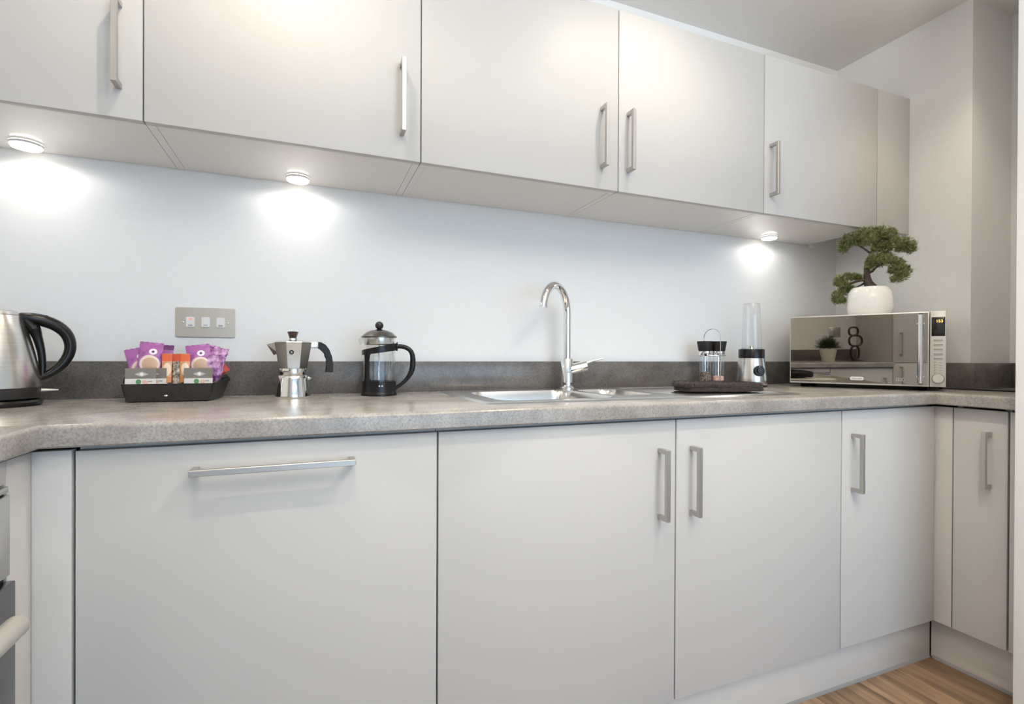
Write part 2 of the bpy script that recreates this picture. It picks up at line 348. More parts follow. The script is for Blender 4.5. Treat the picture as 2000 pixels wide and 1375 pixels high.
# ------------------------------------------------------------------ handles
def handle_bm(bm, length, vert=True, w=0.011, st=0.036, t=0.009):
    """D bar: local x = across, z = along, face at y=0, stands out towards -y"""
    h = length/2
    poly = [(-st, -h), (0, -h), (0, -h+w), (-st+t, -h+w), (-st+t, h-w), (0, h-w), (0, h), (-st, h)]
    prism(bm, poly, 0, -w/2, w/2)
    bmesh.ops.bevel(bm, geom=list(bm.edges), offset=0.0008, segments=1, affect='EDGES')
def add_handle(parent, loc, length, rot=(0, 0, 0)):
    bm = bmesh.new(); handle_bm(bm, length)
    o = obj('handle', bm, nickel, parent, loc=loc, rot=rot, smooth=30); o['label'] = 'brushed metal bar handle'
    return o

# ------------------------------------------------------------------ base cabinets on the back wall
def base_unit(name, label, cat, x0, x1, hx=None, hz=0.7005, horizontal=None, group='base units under the back worktop'):
    w = x1-x0
    t = thing(name, label, cat, (x0, 0, 0), group=group)
    def body(bm):
        box(bm, 0.001, 0.018, YB+0.022, -0.03, ZB, 0.860); box(bm, w-0.018, w-0.001, YB+0.022, -0.03, ZB, 0.860)
        box(bm, 0.018, w-0.018, YB+0.022, -0.03, ZB, ZB+0.018); box(bm, 0.018, w-0.018, -0.045, -0.03, ZB+0.018, 0.860)
        box(bm, 0.018, w-0.018, YB+0.022, YB+0.06, 0.842, 0.860)
    quick('carcass', carcm, t, body, smooth=0)
    d = boxo('door', doorm, t, 0.0018, w-0.0018, YB, YB+0.019, ZB, ZT, bev=0.0012)
    if hx is not None: add_handle(d, (hx-x0, YB, hz), 0.174)
    if horizontal: add_handle(d, ((horizontal[0]+horizontal[1])/2-x0, YB, 0.812), horizontal[1]-horizontal[0], rot=(0, PI/2, 0))
    return t
base_unit('integrated_dishwasher', 'wide white front with one long horizontal bar handle below the worktop', 'dishwasher', BX[0], BX[1], horizontal=(-0.190, 0.080))
base_unit('base_cabinet', 'white base cabinet below the sink bowls, upright handle at its right edge', 'cabinet', BX[1], BX[2], hx=0.803)
base_unit('base_cabinet', 'white base cabinet below the folded towel, upright handle at its left edge', 'cabinet', BX[2], BX[3], hx=0.901)
base_unit('base_cabinet', 'white corner base cabinet below the microwave, upright handle at its left edge', 'cabinet', BX[3], BX[4]-0.001, hx=1.506)
tag(boxo('filler_panel', doorm, None, -0.4098, BX[0]-0.003, YB, YB+0.019, ZB, 0.8575, bev=0.001), 'narrow white upright panel left of the dishwasher front', 'panel')
tag(boxo('plinth', plinthm, None, -0.46, 1.957, -0.540, -0.5235, 0.004, ZB-0.0005, bev=0.001), 'long white plinth under the back row of base units', 'plinth')
bm = bmesh.new(); prism(bm, [(-0.5235-0.0165, 0.0), (-0.5435, 0.0), (-0.5425, 0.006), (-0.5402, 0.010), (-0.540, 0.010)], 0, -0.46, 1.952)
tag(obj('plinth_seal', bm, sealm, smooth=40), 'thin pale sealing strip along the foot of the long plinth', 'seal')

# ------------------------------------------------------------------ right-hand run
X4 = BX[4]
tag(boxo('filler_panel', doorm, None, X4, X4+0.019, -0.6235, YB+0.018, ZB, ZT, bev=0.001), 'narrow white corner strip left of the slim right-hand door', 'panel')
def right_unit(label, y0, y1, handle):
    t = thing('base_cabinet', label, 'cabinet', (X4, y0, 0), group='base units under the right-hand worktop')
    d = y0-y1
    def body(bm):
        box(bm, 0.022, 0.55, -d+0.001, -d+0.016, ZB, 0.86); box(bm, 0.022, 0.55, -0.016, -0.001, ZB, 0.86); box(bm, 0.022, 0.55, -d+0.016, -0.016, ZB, ZB+0.016); box(bm, 0.535, 0.55, -d+0.016, -0.016, ZB+0.016, 0.86)
    quick('carcass', carcm, t, body, smooth=0)
    dr = boxo('door', doorm, t, 0, 0.019, -d+0.0015, -0.0015, ZB, ZT, bev=0.001)
    if handle: add_handle(dr, (0, handle-y0, 0.706), 0.170, rot=(0, 0, -PI/2))
    return t
right_unit('slim white base cabinet with upright handle below the right-hand worktop', -0.6256, -0.7620, -0.7195)
right_unit('sliver of a white cabinet front between the slim door and the white wall end', -0.7640, -0.834, None)
tag(boxo('plinth', plinthm, None, 1.960, 1.976, -0.834, -0.5415, 0.004, ZB-0.0005, bev=0.001), 'short shaded plinth under the right-hand cabinets', 'plinth')
bm = bmesh.new(); prism(bm, [(1.960, 0.0), (1.9565, 0.0), (1.9575, 0.006), (1.9598, 0.010), (1.960, 0.010)], 1, -0.834, -0.548)
tag(obj('plinth_seal', bm, sealm, smooth=40), 'thin pale sealing strip along the foot of the short plinth', 'seal')

# ------------------------------------------------------------------ left-hand run (oven, drawers, tall unit)
XF = -0.410
tag(boxo('filler_panel', doorm, None, XF-0.019, XF, -0.6440, YB+0.018, ZB, 0.8575, bev=0.001), 'narrow warm white panel between the oven and the corner', 'panel')
tag(boxo('filler_panel', doorm, None, XF-0.019, XF, -1.245, -0.6465, 0.824, 0.8575, bev=0.001), 'low white strip above the oven at the left edge', 'panel')
ov = thing('built_in_oven', 'built-in oven with dark glass and pale rounded handle at the left edge', 'oven', (XF, -0.6465, 0))
boxo('body', darkm, ov, -0.53, -0.002, -0.5975, -0.001, ZB+0.02, 0.815)
boxo('trim', steel, ov, -0.002, 0.004, -0.5975, -0.001, 0.812, 0.821, bev=0.001)
boxo('control_panel', steel, ov, -0.002, 0.006, -0.5975, -0.001, 0.692, 0.809, bev=0.002)
for k in range(3):
    bm = bmesh.new(); lathe(bm, [(0.02, 0), (0.019, 0.02), (0.016, 0.024)], 24); o = obj('knob', bm, blackp, ov, loc=(0.006, -0.15-0.15*k, 0.75), rot=(0, PI/2, 0))
dg = boxo('door', ovenglass, ov, -0.002, 0.012, -0.5975, -0.001, 0.30, 0.684, bev=0.002)
hb = bmesh.new(); tube(hb, [(0.05, -0.079, 0.653), (0.05, -0.09, 0.653), (0.05, -0.53, 0.653)], [0.008, 0.0145, 0.0145], 16)
for yy in (-0.12, -0.49): tube(hb, [(0.012, yy, 0.653), (0.05, yy, 0.653)], 0.008, 10)
obj('handle', hb, silverp, dg)
boxo('lower_panel', doorm, ov, -0.002, 0.012, -0.5975, -0.001, ZB, 0.297, bev=0.001)
def left_unit(label, y0, y1):
    t = thing('base_cabinet', label, 'cabinet', (XF, y0, 0)); d = y0-y1
    boxo('carcass', carcm, t, -0.53, -0.021, -d+0.001, -0.001, ZB, 0.860)
    dr = boxo('door', doorm, t, -0.019, 0, -d+0.0015, -0.0015, ZB, ZT, bev=0.001)
    add_handle(dr, (0, -d+0.06, 0.70), 0.17, rot=(0, 0, PI/2))
left_unit('white base cabinet between oven and tall unit, seen in the microwave door', -1.2465, -1.688)
tu = thing('tall_unit', 'tall white fridge housing seen mirrored in the microwave door', 'cabinet', (XF, -1.690, 0))
boxo('carcass', doorm, tu, -0.545, -0.021, -0.60, 0, ZB, 2.1)
for z0, z1, hz in ((ZB, 0.893, 0.78), (0.897, 2.1, 1.04)):
    d = boxo('door', doorm, tu, -0.019, 0, -0.598, -0.001, z0, z1, bev=0.001); add_handle(d, (0, -0.05, hz), 0.174, rot=(0, 0, PI/2))
tag(boxo('plinth', plinthm, None, -0.475, -0.46, -2.29, -0.545, 0.004, ZB), 'white plinth under the left-hand units', 'plinth')

# ------------------------------------------------------------------ worktop
wt = thing('worktop', 'mottled grey stone-look laminate worktop running round three sides', 'worktop', (0, 0, 0))
SX0, SX1, SY0, SY1 = 0.372, 1.385, -0.505, -0.062     # sink outline
HX0, HX1, HY0, HY1 = SX0+0.015, SX1-0.015, SY0+0.015, SY1-0.015
def nose(yb):
    """profile (y,z) from y=yb to the rounded front"""
    r = 0.008; pts = [(yb, WB), (-WF+0.003, WB), (-WF, WB+0.003)]
    for i in range(6):
        a = PI - (PI/2)*i/5
        pts.append((-WF+r+r*math.cos(a), WT-r+r*math.sin(a)))
    pts.append((yb, WT)); return pts
def wsec(bm):
    prism(bm, nose(-0.001), 0, XWL+0.001, HX0); prism(bm, nose(-0.001), 0, HX1, XR-0.001)
    prism(bm, nose(HY0), 0, HX0, HX1); box(bm, HX0, HX1, HY1, -0.001, WB, WT)
quick('back_section', worktopm, wt, wsec, smooth=40)
def wprism_left(bm):
    r = 0.008; P = [(XWL+0.001, WB), (XL-0.003, WB), (XL, WB+0.003)]
    for i in range(6):
        a = (PI/2)*i/5; P.append((XL-r+r*math.cos(a), WT-r+r*math.sin(a)))
    P.append((XWL+0.001, WT)); prism(bm, P, 1, -1.688, -WF+0.009)
quick('left_section', worktopm, wt, wprism_left, smooth=40)
def wprism_right(bm):
    r = 0.008; P = [(XR2-0.001, WB), (WR+0.003, WB), (WR, WB+0.003)]
    for i in range(6):
        a = PI-(PI/2)*i/5; P.append((WR+r+r*math.cos(a), WT-r+r*math.sin(a)))
    P.append((XR2-0.001, WT)); prism(bm, P, 1, -0.836, -WF+0.009)
    box(bm, XR+0.001, XR2-0.001, -WF+0.009, YBOX-0.001, WB, WT)
quick('right_section', worktopm, wt, wprism_right, smooth=40)
UT = 0.996
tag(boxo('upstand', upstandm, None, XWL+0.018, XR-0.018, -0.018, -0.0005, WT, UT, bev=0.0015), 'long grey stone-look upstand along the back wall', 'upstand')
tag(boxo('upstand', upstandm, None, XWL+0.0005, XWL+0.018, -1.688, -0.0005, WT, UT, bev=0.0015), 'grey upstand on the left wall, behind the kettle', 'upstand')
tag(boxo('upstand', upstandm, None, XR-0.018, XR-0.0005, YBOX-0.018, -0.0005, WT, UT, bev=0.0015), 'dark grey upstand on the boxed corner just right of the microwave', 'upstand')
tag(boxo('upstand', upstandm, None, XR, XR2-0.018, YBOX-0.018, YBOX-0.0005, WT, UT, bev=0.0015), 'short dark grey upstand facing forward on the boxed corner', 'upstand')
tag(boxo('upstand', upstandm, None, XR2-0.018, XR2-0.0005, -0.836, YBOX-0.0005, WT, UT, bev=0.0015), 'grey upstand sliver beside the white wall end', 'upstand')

# ------------------------------------------------------------------ wall cabinets
def upper_unit(label, x0, x1, hx, hl=0.182):
    w = x1-x0
    t = thing('wall_cabinet', label, 'cabinet', (x0, 0, 0), group='wall cabinets')
    for a in ((0.0006, 0.018), (w-0.018, w-0.0006)): boxo('side_panel', carcm, t, a[0], a[1], YU+0.021, -0.002, ZU+0.001, ZUT-0.001)
    boxo('bottom_panel', carcm, t, 0.0186, w-0.0186, YU+0.021, -0.002, ZU+0.0016, ZU+0.018)
    boxo('top_panel', carcm, t, 0.018, w-0.018, YU+0.021, -0.002, ZUT-0.018, ZUT-0.001)
    d = boxo('door', doorm, t, 0.0014, w-0.0014, YU, YU+0.0185, ZU, ZUT, bev=0.0012)
    add_handle(d, (hx-x0, YU, 1.6635), hl)
    return t
upper_unit('cream wall cabinet at the left edge, above the kettle', UX[0], UX[1], -0.3765)
upper_unit('wide cream wall cabinet above the tray and moka pot', UX[1], UX[2], 0.2145)
upper_unit('cream wall cabinet above the tap, handle at its right edge', UX[2], UX[3], 0.8045)
upper_unit('cream wall cabinet right of the tap, handle at its left edge', UX[3], UX[4], 0.8970)
upper_unit('rightmost wall cabinet, above the blender and bonsai', UX[4], UX[5], 1.4870)
tag(boxo('filler_panel', doorm, None, UX[5]+0.0015, XR-0.0005, YU, YU+0.0185, ZU, ZUT, bev=0.001), 'narrow shaded strip between the rightmost wall cabinet and the side wall', 'panel')

# puck lights
for i, (x, lab) in enumerate(((-0.630, 'lit round puck light under the leftmost wall cabinet'), (-0.034, 'lit round puck light above the moka pot'), (1.765, 'lit round puck light above the blender'))):
    y = -0.056
    t = thing('puck_light', lab, 'light', (x, y, ZU+0.001), group='puck lights under the wall cabinets')
    quick('rim', whitep, t, lambda bm: lathe(bm, [(0.030, 0), (0.0315, -0.001), (0.0315, -0.0050), (0.0305, -0.0058), (0.0290, -0.0058), (0.0290, -0.001)], 36, caps=False))
    quick('diffuser', glow, t, lambda bm: lathe(bm, [(0.0288, -0.002), (0.0288, -0.0085), (0.0275, -0.0105), (0.022, -0.0118), (0.0, -0.0122)], 36))
    light('puck_lamp', 'SPOT', (x, y-0.022, ZU-0.0145), (0, 0, 0), 1.15, (1.0, 0.96, 0.89), spot_size=PI, spot_blend=0.3, shadow_soft_size=0.024)
tag(boxo('cable_clip', whitep, None, 2.048, 2.062, -0.030, -0.016, ZU-0.013, ZU+0.001, bev=0.002), 'tiny white cable clip under the cabinet above the microwave', 'clip')

# ------------------------------------------------------------------ switch plate
sw = thing('switch_plate', 'brushed steel plate with three white rocker switches on the back wall', 'switch', (-0.2675, 0, 1.1018))
quick('plate', platem, sw, lambda bm: prism(bm, rrect(0, 0, 0.0715, 0.0405, 0.004), 1, -0.0045, -0.0005))
for o in sw.children: 
    bmx = bmesh.new(); bmx.from_mesh(o.data); bmesh.ops.bevel(bmx, geom=[e for e in bmx.edges if all(v.co.y < -0.004 for v in e.verts)], offset=0.0012, segments=2, affect='EDGES'); bmx.to_mesh(o.data); bmx.free()
for k, xx in enumerate((-0.036, 0.0, 0.036)):
    r = quick('rocker', whitep, sw, lambda bm: prism(bm, rrect(xx, 0.001, 0.0098, 0.0138, 0.003), 1, -0.0085, -0.003))
    boxo('lettering', printm, r, xx-0.005, xx+0.005, -0.0087, -0.0084, -0.0075, -0.0062, smooth=0)
    boxo('lettering', printm if k != 1 else lightgrey, r, xx-0.0055, xx+0.0055, -0.0087, -0.0084, -0.0102, -0.0089, smooth=0)
    if k == 0: quick('neon', redlamp, r, lambda bm: sphere(bm, (xx+0.001, -0.0085, 0.0092), 0.003, 1.3, 0.4, 0.8))
for xx in (-0.0535, 0.0535): quick('screw', alu, sw, lambda bm: sphere(bm, (xx, -0.0045, 0), 0.0028, 1, 0.5, 1))

# ------------------------------------------------------------------ sink
sk = thing('sink', 'stainless steel one-and-a-half bowl sink with ribbed drainer set in the worktop', 'sink', (SX0, SY0, WT))
SW, SD = SX1-SX0, SY1-SY0
def sd_rr(x, y, cx, cy, hx, hy, r):
    qx, qy = abs(x-cx)-hx+r, abs(y-cy)-hy+r
    return math.hypot(max(qx, 0), max(qy, 0))+min(max(qx, qy), 0)-r
def sm(a, c, v):
    t = min(max((v-a)/(c-a), 0), 1); return t*t*(3-2*t)
B1 = (0.225, 0.195, 0.165, 0.155, 0.05); B2 = (0.485, 0.22, 0.070, 0.125, 0.045); DR = (0.790, 0.22, 0.19, 0.185, 0.04)
def sz(x, y):
    z = 0.0045
    e = min(x, SW-x, y, SD-y)
    z *= sm(-0.001, 0.012, e)
    d1 = sd_rr(x, y, *B1); d2 = sd_rr(x, y, *B2); d3 = sd_rr(x, y, *DR)
    z -= 0.165*sm(0.0, -0.034, d1)**0.8 if d1 < 0 else 0
    z -= 0.125*sm(0.0, -0.030, d2)**0.8 if d2 < 0 else 0
    if d3 < 0:
        z -= 0.004*sm(0, -0.012, d3)
        if abs(y-DR[1]) < 0.165: z += 0.0022*sm(0, -0.03, d3)*(0.5+0.5*math.cos((y-DR[1])*2*PI/0.041))
    return z
def sinkbm(bm):
    nx, ny = 230, 100
    G = [[bm.verts.new((SW*i/nx, SD*j/ny, sz(SW*i/nx, SD*j/ny))) for j in range(ny+1)] for i in range(nx+1)]
    for i in range(nx):
        for j in range(ny): bm.faces.new((G[i][j], G[i+1][j], G[i+1][j+1], G[i][j+1]))
    bnd = [e for e in bm.edges if e.is_boundary]
    r = bmesh.ops.extrude_edge_only(bm, edges=bnd)
    for v in r['geom']:
        if isinstance(v, bmesh.types.BMVert): v.co.z = 0.0002
quick('basin', sinkm, sk, sinkbm, smooth=60)
for bx in (B1, B2):
    zz = sz(bx[0], bx[1])
    w_ = quick('waste', chrome, sk, lambda bm: lathe(bm, [(0.0, zz+0.003), (0.012, zz+0.0025), (0.014, zz+0.001), (0.03, zz+0.001), (0.036, zz+0.004), (0.04, zz+0.001)], 28, c=(bx[0], bx[1]), caps=False))

# tap
tp = thing('mixer_tap', 'chrome swan-neck mixer tap with side lever standing behind the sink', 'tap', (0.806, -0.088, WT+0.0045))
quick('base_ring', chrome, tp, lambda bm: lathe(bm, [(0.026, 0), (0.026, 0.004), (0.022, 0.007)], 32))
quick('body', chrome, tp, lambda bm: lathe(bm, [(0.0205, 0.006), (0.0205, 0.099), (0.0195, 0.1005), (0.0135, 0.1005)], 36))
dx, dy, R_ = -0.82, -0.57, 0.082
pts = [(0, 0, 0.095), (0, 0, 0.15), (0, 0, 0.20), (0, 0, 0.252)]
for i in range(1, 21):
    a = PI - (PI*0.97)*i/20
    pts.append((dx*(R_+R_*math.cos(a)), dy*(R_+R_*math.cos(a)), 0.256+R_*math.sin(a)))
quick('spout', chrome, tp, lambda bm: tube(bm, pts, 0.0125, 22))
e = Vector(pts[-1]); e2 = (e-Vector(pts[-2])).normalized()
quick('aerator', chrome, tp, lambda bm: tube(bm, [e-e2*0.001, e+e2*0.004, e+e2*0.0041, e+e2*0.0015], [0.0138, 0.0138, 0.0105, 0.0105], 22))
ld = Vector((0.93, -0.30, 0.23)).normalized()
o0 = Vector((0, 0, 0.062))
lv = quick('lever_body', chrome, tp, lambda bm: tube(bm, [o0+ld*0.012, o0+ld*0.044, o0+ld*0.0445, o0+ld*0.0465, o0+ld*0.047, o0+ld*0.068, o0+ld*0.070], [0.0175, 0.0175, 0.0165, 0.0165, 0.0175, 0.0175, 0.016], 28))
quick('lever', chrome, lv, lambda bm: tube(bm, [o0+ld*0.060+Vector((0, 0, 0.008)), o0+ld*0.09+Vector((0, 0, 0.012)), o0+ld*0.128+Vector((0, 0, 0.012))], [0.006, 0.0042, 0.0038], 14))

# ------------------------------------------------------------------ kettle
kt = thing('kettle', 'brushed steel electric kettle with black handle at the left edge', 'kettle', (-0.640, -0.185, WT), rotz=math.atan2(0.413, 0.911))
quick('power_base', blackp, kt, lambda bm: lathe(bm, [(0.082, 0.0), (0.0865, 0.003), (0.0865, 0.008), (0.083, 0.0125), (0.06, 0.0135)], 56))
quick('lower_band', greyp, kt, lambda bm: lathe(bm, [(0.076, 0.0138), (0.0815, 0.017), (0.0835, 0.038), (0.083, 0.0395)], 56))
def kr(z): 
    t = (z-0.04)/0.155
    return 0.0835 - 0.010*t - 0.0215*t*t
quick('body', steel, kt, lambda bm: lathe(bm, [(kr(0.04+0.155*i/14), 0.04+0.155*i/14) for i in range(15)]+[(0.048, 0.1975)], 64))
quick('lid', steel, kt, lambda bm: lathe(bm, [(0.0505, 0.1965), (0.049, 0.202), (0.040, 0.2065), (0.02, 0.2085), (0.0, 0.209)], 48))
quick('lid_knob', blackp, kt, lambda bm: lathe(bm, [(0.012, 0.208), (0.011, 0.214), (0.007, 0.2165), (0, 0.217)], 24, c=(-0.02, 0)))
def spoutf(bm):
    tube(bm, [(-0.045, 0, 0.168), (-0.066, 0, 0.187), (-0.084, 0, 0.2)], [0.024, 0.017, 0.010], 16, flat=(0.75, 1.2))
quick('spout', steel, kt, spoutf)
hp = []
P0 = [(0.046, 0.194), (0.066, 0.192), (0.088, 0.187), (0.110, 0.176), (0.126, 0.158), (0.1325, 0.134), (0.129, 0.110), (0.118, 0.089), (0.103, 0.073), (0.090, 0.064), (0.081, 0.060)]
quick('handle', blackp, kt, lambda bm: tube(bm, *smooth_path([(x_, 0, z_) for x_, z_ in P0], [0.009, 0.0125, 0.0135, 0.013, 0.012, 0.0112, 0.0108, 0.0102, 0.0095, 0.0085, 0.007]), 20, flat=(1.0, 1.25)))
def spine(bm):
    zz = [0.190, 0.17, 0.15, 0.12, 0.09, 0.065, 0.055]
    tube(bm, *smooth_path([(kr(min(z_, 0.194))+o_, 0, z_) for z_, o_ in zip(zz, (0.002, 0.010, 0.011, 0.010, 0.007, 0.003, 0.0))], [0.008, 0.0125, 0.009, 0.0075, 0.0065, 0.006, 0.005]), 14, flat=(1.0, 1.6))
quick('handle_spine', blackp, kt, spine)
quick('thumb_release', greyp, kt, lambda bm: box(bm, 0.072, 0.094, -0.006, 0.006, 0.194, 0.2005, bev=0.002), rot=(0, 0.0, 0))
quick('switch', silverp, kt, lambda bm: tube(bm, [(0.080, 0, 0.031), (0.092, 0, 0.031), (0.105, 0, 0.0305), (0.112, 0, 0.0305)], [0.005, 0.0042, 0.003, 0.0015], 12, flat=(0.8, 1.6)))
quick('badge', blackp, kt, lambda bm: tube(bm, [(0, 0, 0), (0, 0, 0.0012)], 0.008, 20), loc=(0.0827*math.cos(-1.62), 0.0827*math.sin(-1.62), 0.062), rot=(PI/2, 0, -1.62+PI/2))

# ------------------------------------------------------------------ welcome tray and its sachets
TC = Vector((-0.312, -0.128, WT))
tr = thing('tray', 'dark brown leatherette tray with raised ends holding snacks', 'tray', TC)
def trayf(bm):
    # front/back low walls flared outward, ends rising towards the back with a curved lip
    fb, ft, yb_, yt_ = 0.0855, 0.0935, 0.058, 0.063
    h = 0.0435; he = 0.056; th = 0.003
    box(bm, -fb, fb, -yb_, yb_, 0.002, 0.005)
    for s in (-1, 1):
        e1, e2 = (0.0096, 0.016) if s > 0 else (0, 0)
        o_ = [(-fb-e1, s*yb_, 0.002), (fb+e1, s*yb_, 0.002), (ft+e2, s*yt_, h), (-ft-e2, s*yt_, h)]
        i_ = [(-fb-e1, s*(yb_-th), 0.002), (fb+e1, s*(yb_-th), 0.002), (ft+e2, s*(yt_-th), h), (-ft-e2, s*(yt_-th), h)]
        a = [bm.verts.new(p) for p in o_]; c_ = [bm.verts.new(p) for p in i_]
        bm.faces.new(a); bm.faces.new(list(reversed(c_)))
        for k in range(4): bm.faces.new((a[k], c_[k], c_[(k+1) % 4], a[(k+1) % 4]))
    for s in (-1, 1):
        n = 18; rows = []
        for k in range(n+1):
            t = k/n; y = -yb_+2*yb_*t; yt = -yt_+2*yt_*t; w_ = 0.016*t
            top = h+0.019*math.sin(PI*min(t**1.35, 1))**1.3
            ro = []
            for (xx, yy, zz) in ((fb+w_*0.6, y, 0.002), ((fb+ft)/2-0.001+w_*0.8, (y+yt)/2, h*0.55), (ft+w_, yt, h), (ft+0.004+w_, yt, top), (ft+0.0005+w_, yt, top), (ft-th+w_, yt, h), (fb-th+w_*0.6, y, 0.002)):
                ro.append(bm.verts.new((s*xx, yy, zz)))
            rows.append(ro)
        for a, c_ in zip(rows, rows[1:]):
            for k in range(7): bm.faces.new((a[k], c_[k], c_[(k+1) % 7], a[(k+1) % 7]))
        bm.faces.new(rows[0]); bm.faces.new(list(reversed(rows[-1])))
quick('shell', trayM, tr, trayf, smooth=40)
for sx_ in (-1, 1):
    for sy_ in (-1, 1): quick('foot', blackp, tr, lambda bm: lathe(bm, [(0.006, 0), (0.007, 0.0025)], 12, c=(sx_*0.072, sy_*0.045)))
for s in (-1, 1):
    quick('hand_hole_trim', blackp, tr, lambda bm: tube(bm, [(s*(0.1065+0.0022*math.cos(a)), 0.004+0.016*math.cos(a), 0.0525+0.004*math.sin(a)) for a in [2*PI*k/16 for k in range(16)]], 0.0012, 6, closed=True))
quick('stud', chrome, tr, lambda bm: sphere(bm, (-0.006, -0.0605, 0.015), 0.0028, 1.5, 0.6, 0.9))
quick('embossed_mark', greyp, tr, lambda bm: tube(bm, [(0.002+0.011*math.cos(a), -0.0612-0.004*0.3*math.sin(a)-0.0006, 0.019+0.006*math.sin(a)) for a in [2*PI*k/20 for k in range(20)]], 0.0006, 6, closed=True))

def pillow(bm, w, h, th, nx=10, nz=12, crumple=0.0, seed=1):
    """crimped flat pouch; base at z=0, stands in xz"""
    rnd = random.Random(seed); F_, B_ = [], []
    for j in range(nz+1):
        for side, arr in ((-1, F_), (1, B_)):
            row = []
            for i in range(nx+1):
                u, v = i/nx, j/nz
                p = (math.sin(PI*u)**0.6)*(math.sin(PI*min(max((v-0.08)/0.84, 0), 1))**0.6)
                x = (u-0.5)*w*(1-0.03*math.sin(PI*v)); 
                c_ = crumple*(rnd.random()-0.5)
                row.append(bm.verts.new((x+c_*0.6, side*(th*0.5*p+0.0003)+c_, v*h+0.5*c_+(0.0012 if (i % 2 and v in (0, 1)) else 0))))
            arr.append(row)
    for arr in (F_, B_):
        for j in range(nz):
            for i in range(nx): bm.faces.new((arr[j][i], arr[j][i+1], arr[j+1][i+1], arr[j+1][i]))
    for j in range(nz):
        for i in (0, nx): bm.faces.new((F_[j][i], F_[j+1][i], B_[j+1][i], B_[j][i]))
    for i in range(nx):
        for j in (0, nz): bm.faces.new((F_[j][i], F_[j][i+1], B_[j][i+1], B_[j][i]))
def pouch(name, label, cat, m, w, h, th, loc, rot, group, crumple=0.0, seed=1):
    bm = bmesh.new(); pillow(bm, w, h, th, crumple=crumple, seed=seed)
    return tag(obj(name, bm, m, None, loc=loc, rot=rot, smooth=60), label, cat, group)
TX, TY, TZ = TC
G1 = 'purple biscuit packets in the tray'
pouch('biscuit_packet', 'purple biscuit packet leaning left at the left end of the tray', 'snack packet', purplem, 0.052, 0.078, 0.012, (TX-0.066, TY+0.004, TZ+0.052), (-0.12, -0.22, 0.05), G1)
pouch('biscuit_packet', 'upright purple biscuit packet, tallest in the tray', 'snack packet', purplem, 0.050, 0.078, 0.013, (TX-0.055, TY-0.012, TZ+0.064), (-0.10, 0.10, -0.05), G1, seed=2)
pouch('biscuit_packet', 'purple biscuit packet turned to show its white printed panel', 'snack packet', purpleback, 0.050, 0.077, 0.010, (TX-0.038, TY+0.022, TZ+0.060), (-0.05, 0.07, 0.0), G1, seed=3)
pouch('biscuit_packet', 'purple biscuit packet standing behind the right-hand tea sachet', 'snack packet', purplem, 0.054, 0.078, 0.013, (TX+0.056, TY+0.000, TZ+0.060), (-0.10, -0.13, 0.0), G1, seed=4)
pouch('biscuit_packet', 'crumpled shiny purple packet behind the right-hand biscuit packet', 'snack packet', purplefoil, 0.046, 0.080, 0.016, (TX+0.070, TY+0.020, TZ+0.055), (-0.06, 0.28, -0.2), G1, crumple=0.006, seed=5)
pouch('biscuit_packet', 'crumpled purple packet drooping over the right end of the tray', 'snack packet', purplefoil, 0.038, 0.072, 0.016, (TX+0.079, TY+0.004, TZ+0.038), (0.0, 0.16, 0.35), G1, crumple=0.007, seed=9)
pouch('snack_packet', 'red packet poking out at the right end of the tray', 'snack packet', redm, 0.020, 0.052, 0.006, (TX+0.066, TY+0.040, TZ+0.050), (0.0, 0.95, 0.0), None, seed=6)
G2 = 'coffee sticks in the tray'
for k, (xx, m_, lab) in enumerate(((-0.014, stickm, 'pale orange-topped coffee stick next to the left tea sachet'), (0.0055, stickdark, 'dark patterned coffee stick between the two pale ones'), (0.0235, stickm, 'pale orange-topped coffee stick next to the right-hand tea sachet'))):
    pouch('coffee_stick', lab, 'coffee sachet', m_, 0.0215 if k != 1 else 0.018, 0.108, 0.006, (TX+xx, TY-0.024+0.004*(k == 1), TZ+0.0065), (-0.10, 0.0, 0.0), G2, seed=20+k)
G3 = 'tea sachets in the tray'
for xx, yy, rz, lab in ((-0.062, -0.040, 0.06, 'front tea sachet with grey band at the left of the tray'), (-0.044, -0.026, -0.1, 'second tea sachet just behind the left front one'), (0.056, -0.040, -0.02, 'grey and white tea sachet at the right of the tray'), (0.054, -0.028, 0.03, 'tea sachet tucked behind the right-hand one')):
    bm = bmesh.new(); box(bm, -0.0305, 0.0305, -0.0012, 0.0012, 0.0, 0.0745, bev=0.0006, seg=1)
    tag(obj('tea_sachet', bm, teaM, None, loc=(TX+xx, TY+yy, TZ+0.0055), rot=(-0.08, 0, rz)), lab, 'tea sachet', G3)

# ------------------------------------------------------------------ moka pot
mk = thing('moka_pot', 'octagonal aluminium moka pot with black handle and knob', 'coffee maker', (-0.0435, -0.14, WT), rotz=0.10)
O8 = PI/8
def oct_(bm, prof, caps=True): lathe(bm, prof, 8, rot=O8-0.40+0.39, caps=caps)
quick('boiler', alu, mk, lambda bm: lathe(bm, [(0.0430, 0.0), (0.0440, 0.002), (0.0438, 0.006), (0.0425, 0.012), (0.0400, 0.03), (0.0370, 0.05), (0.0355, 0.0585), (0.034, 0.0595)], 48), smooth=50)
quick('collar', alu, mk, lambda bm: lathe(bm, [(0.0345, 0.0597), (0.0352, 0.061), (0.0352, 0.074), (0.0345, 0.0775), (0.032, 0.0785)], 48))
up_ = quick('upper_chamber', alu2, mk, lambda bm: oct_(bm, [(0.0365, 0.078), (0.0375, 0.082), (0.0480, 0.1425), (0.0490, 0.1445), (0.047, 0.1455)]), smooth=20)
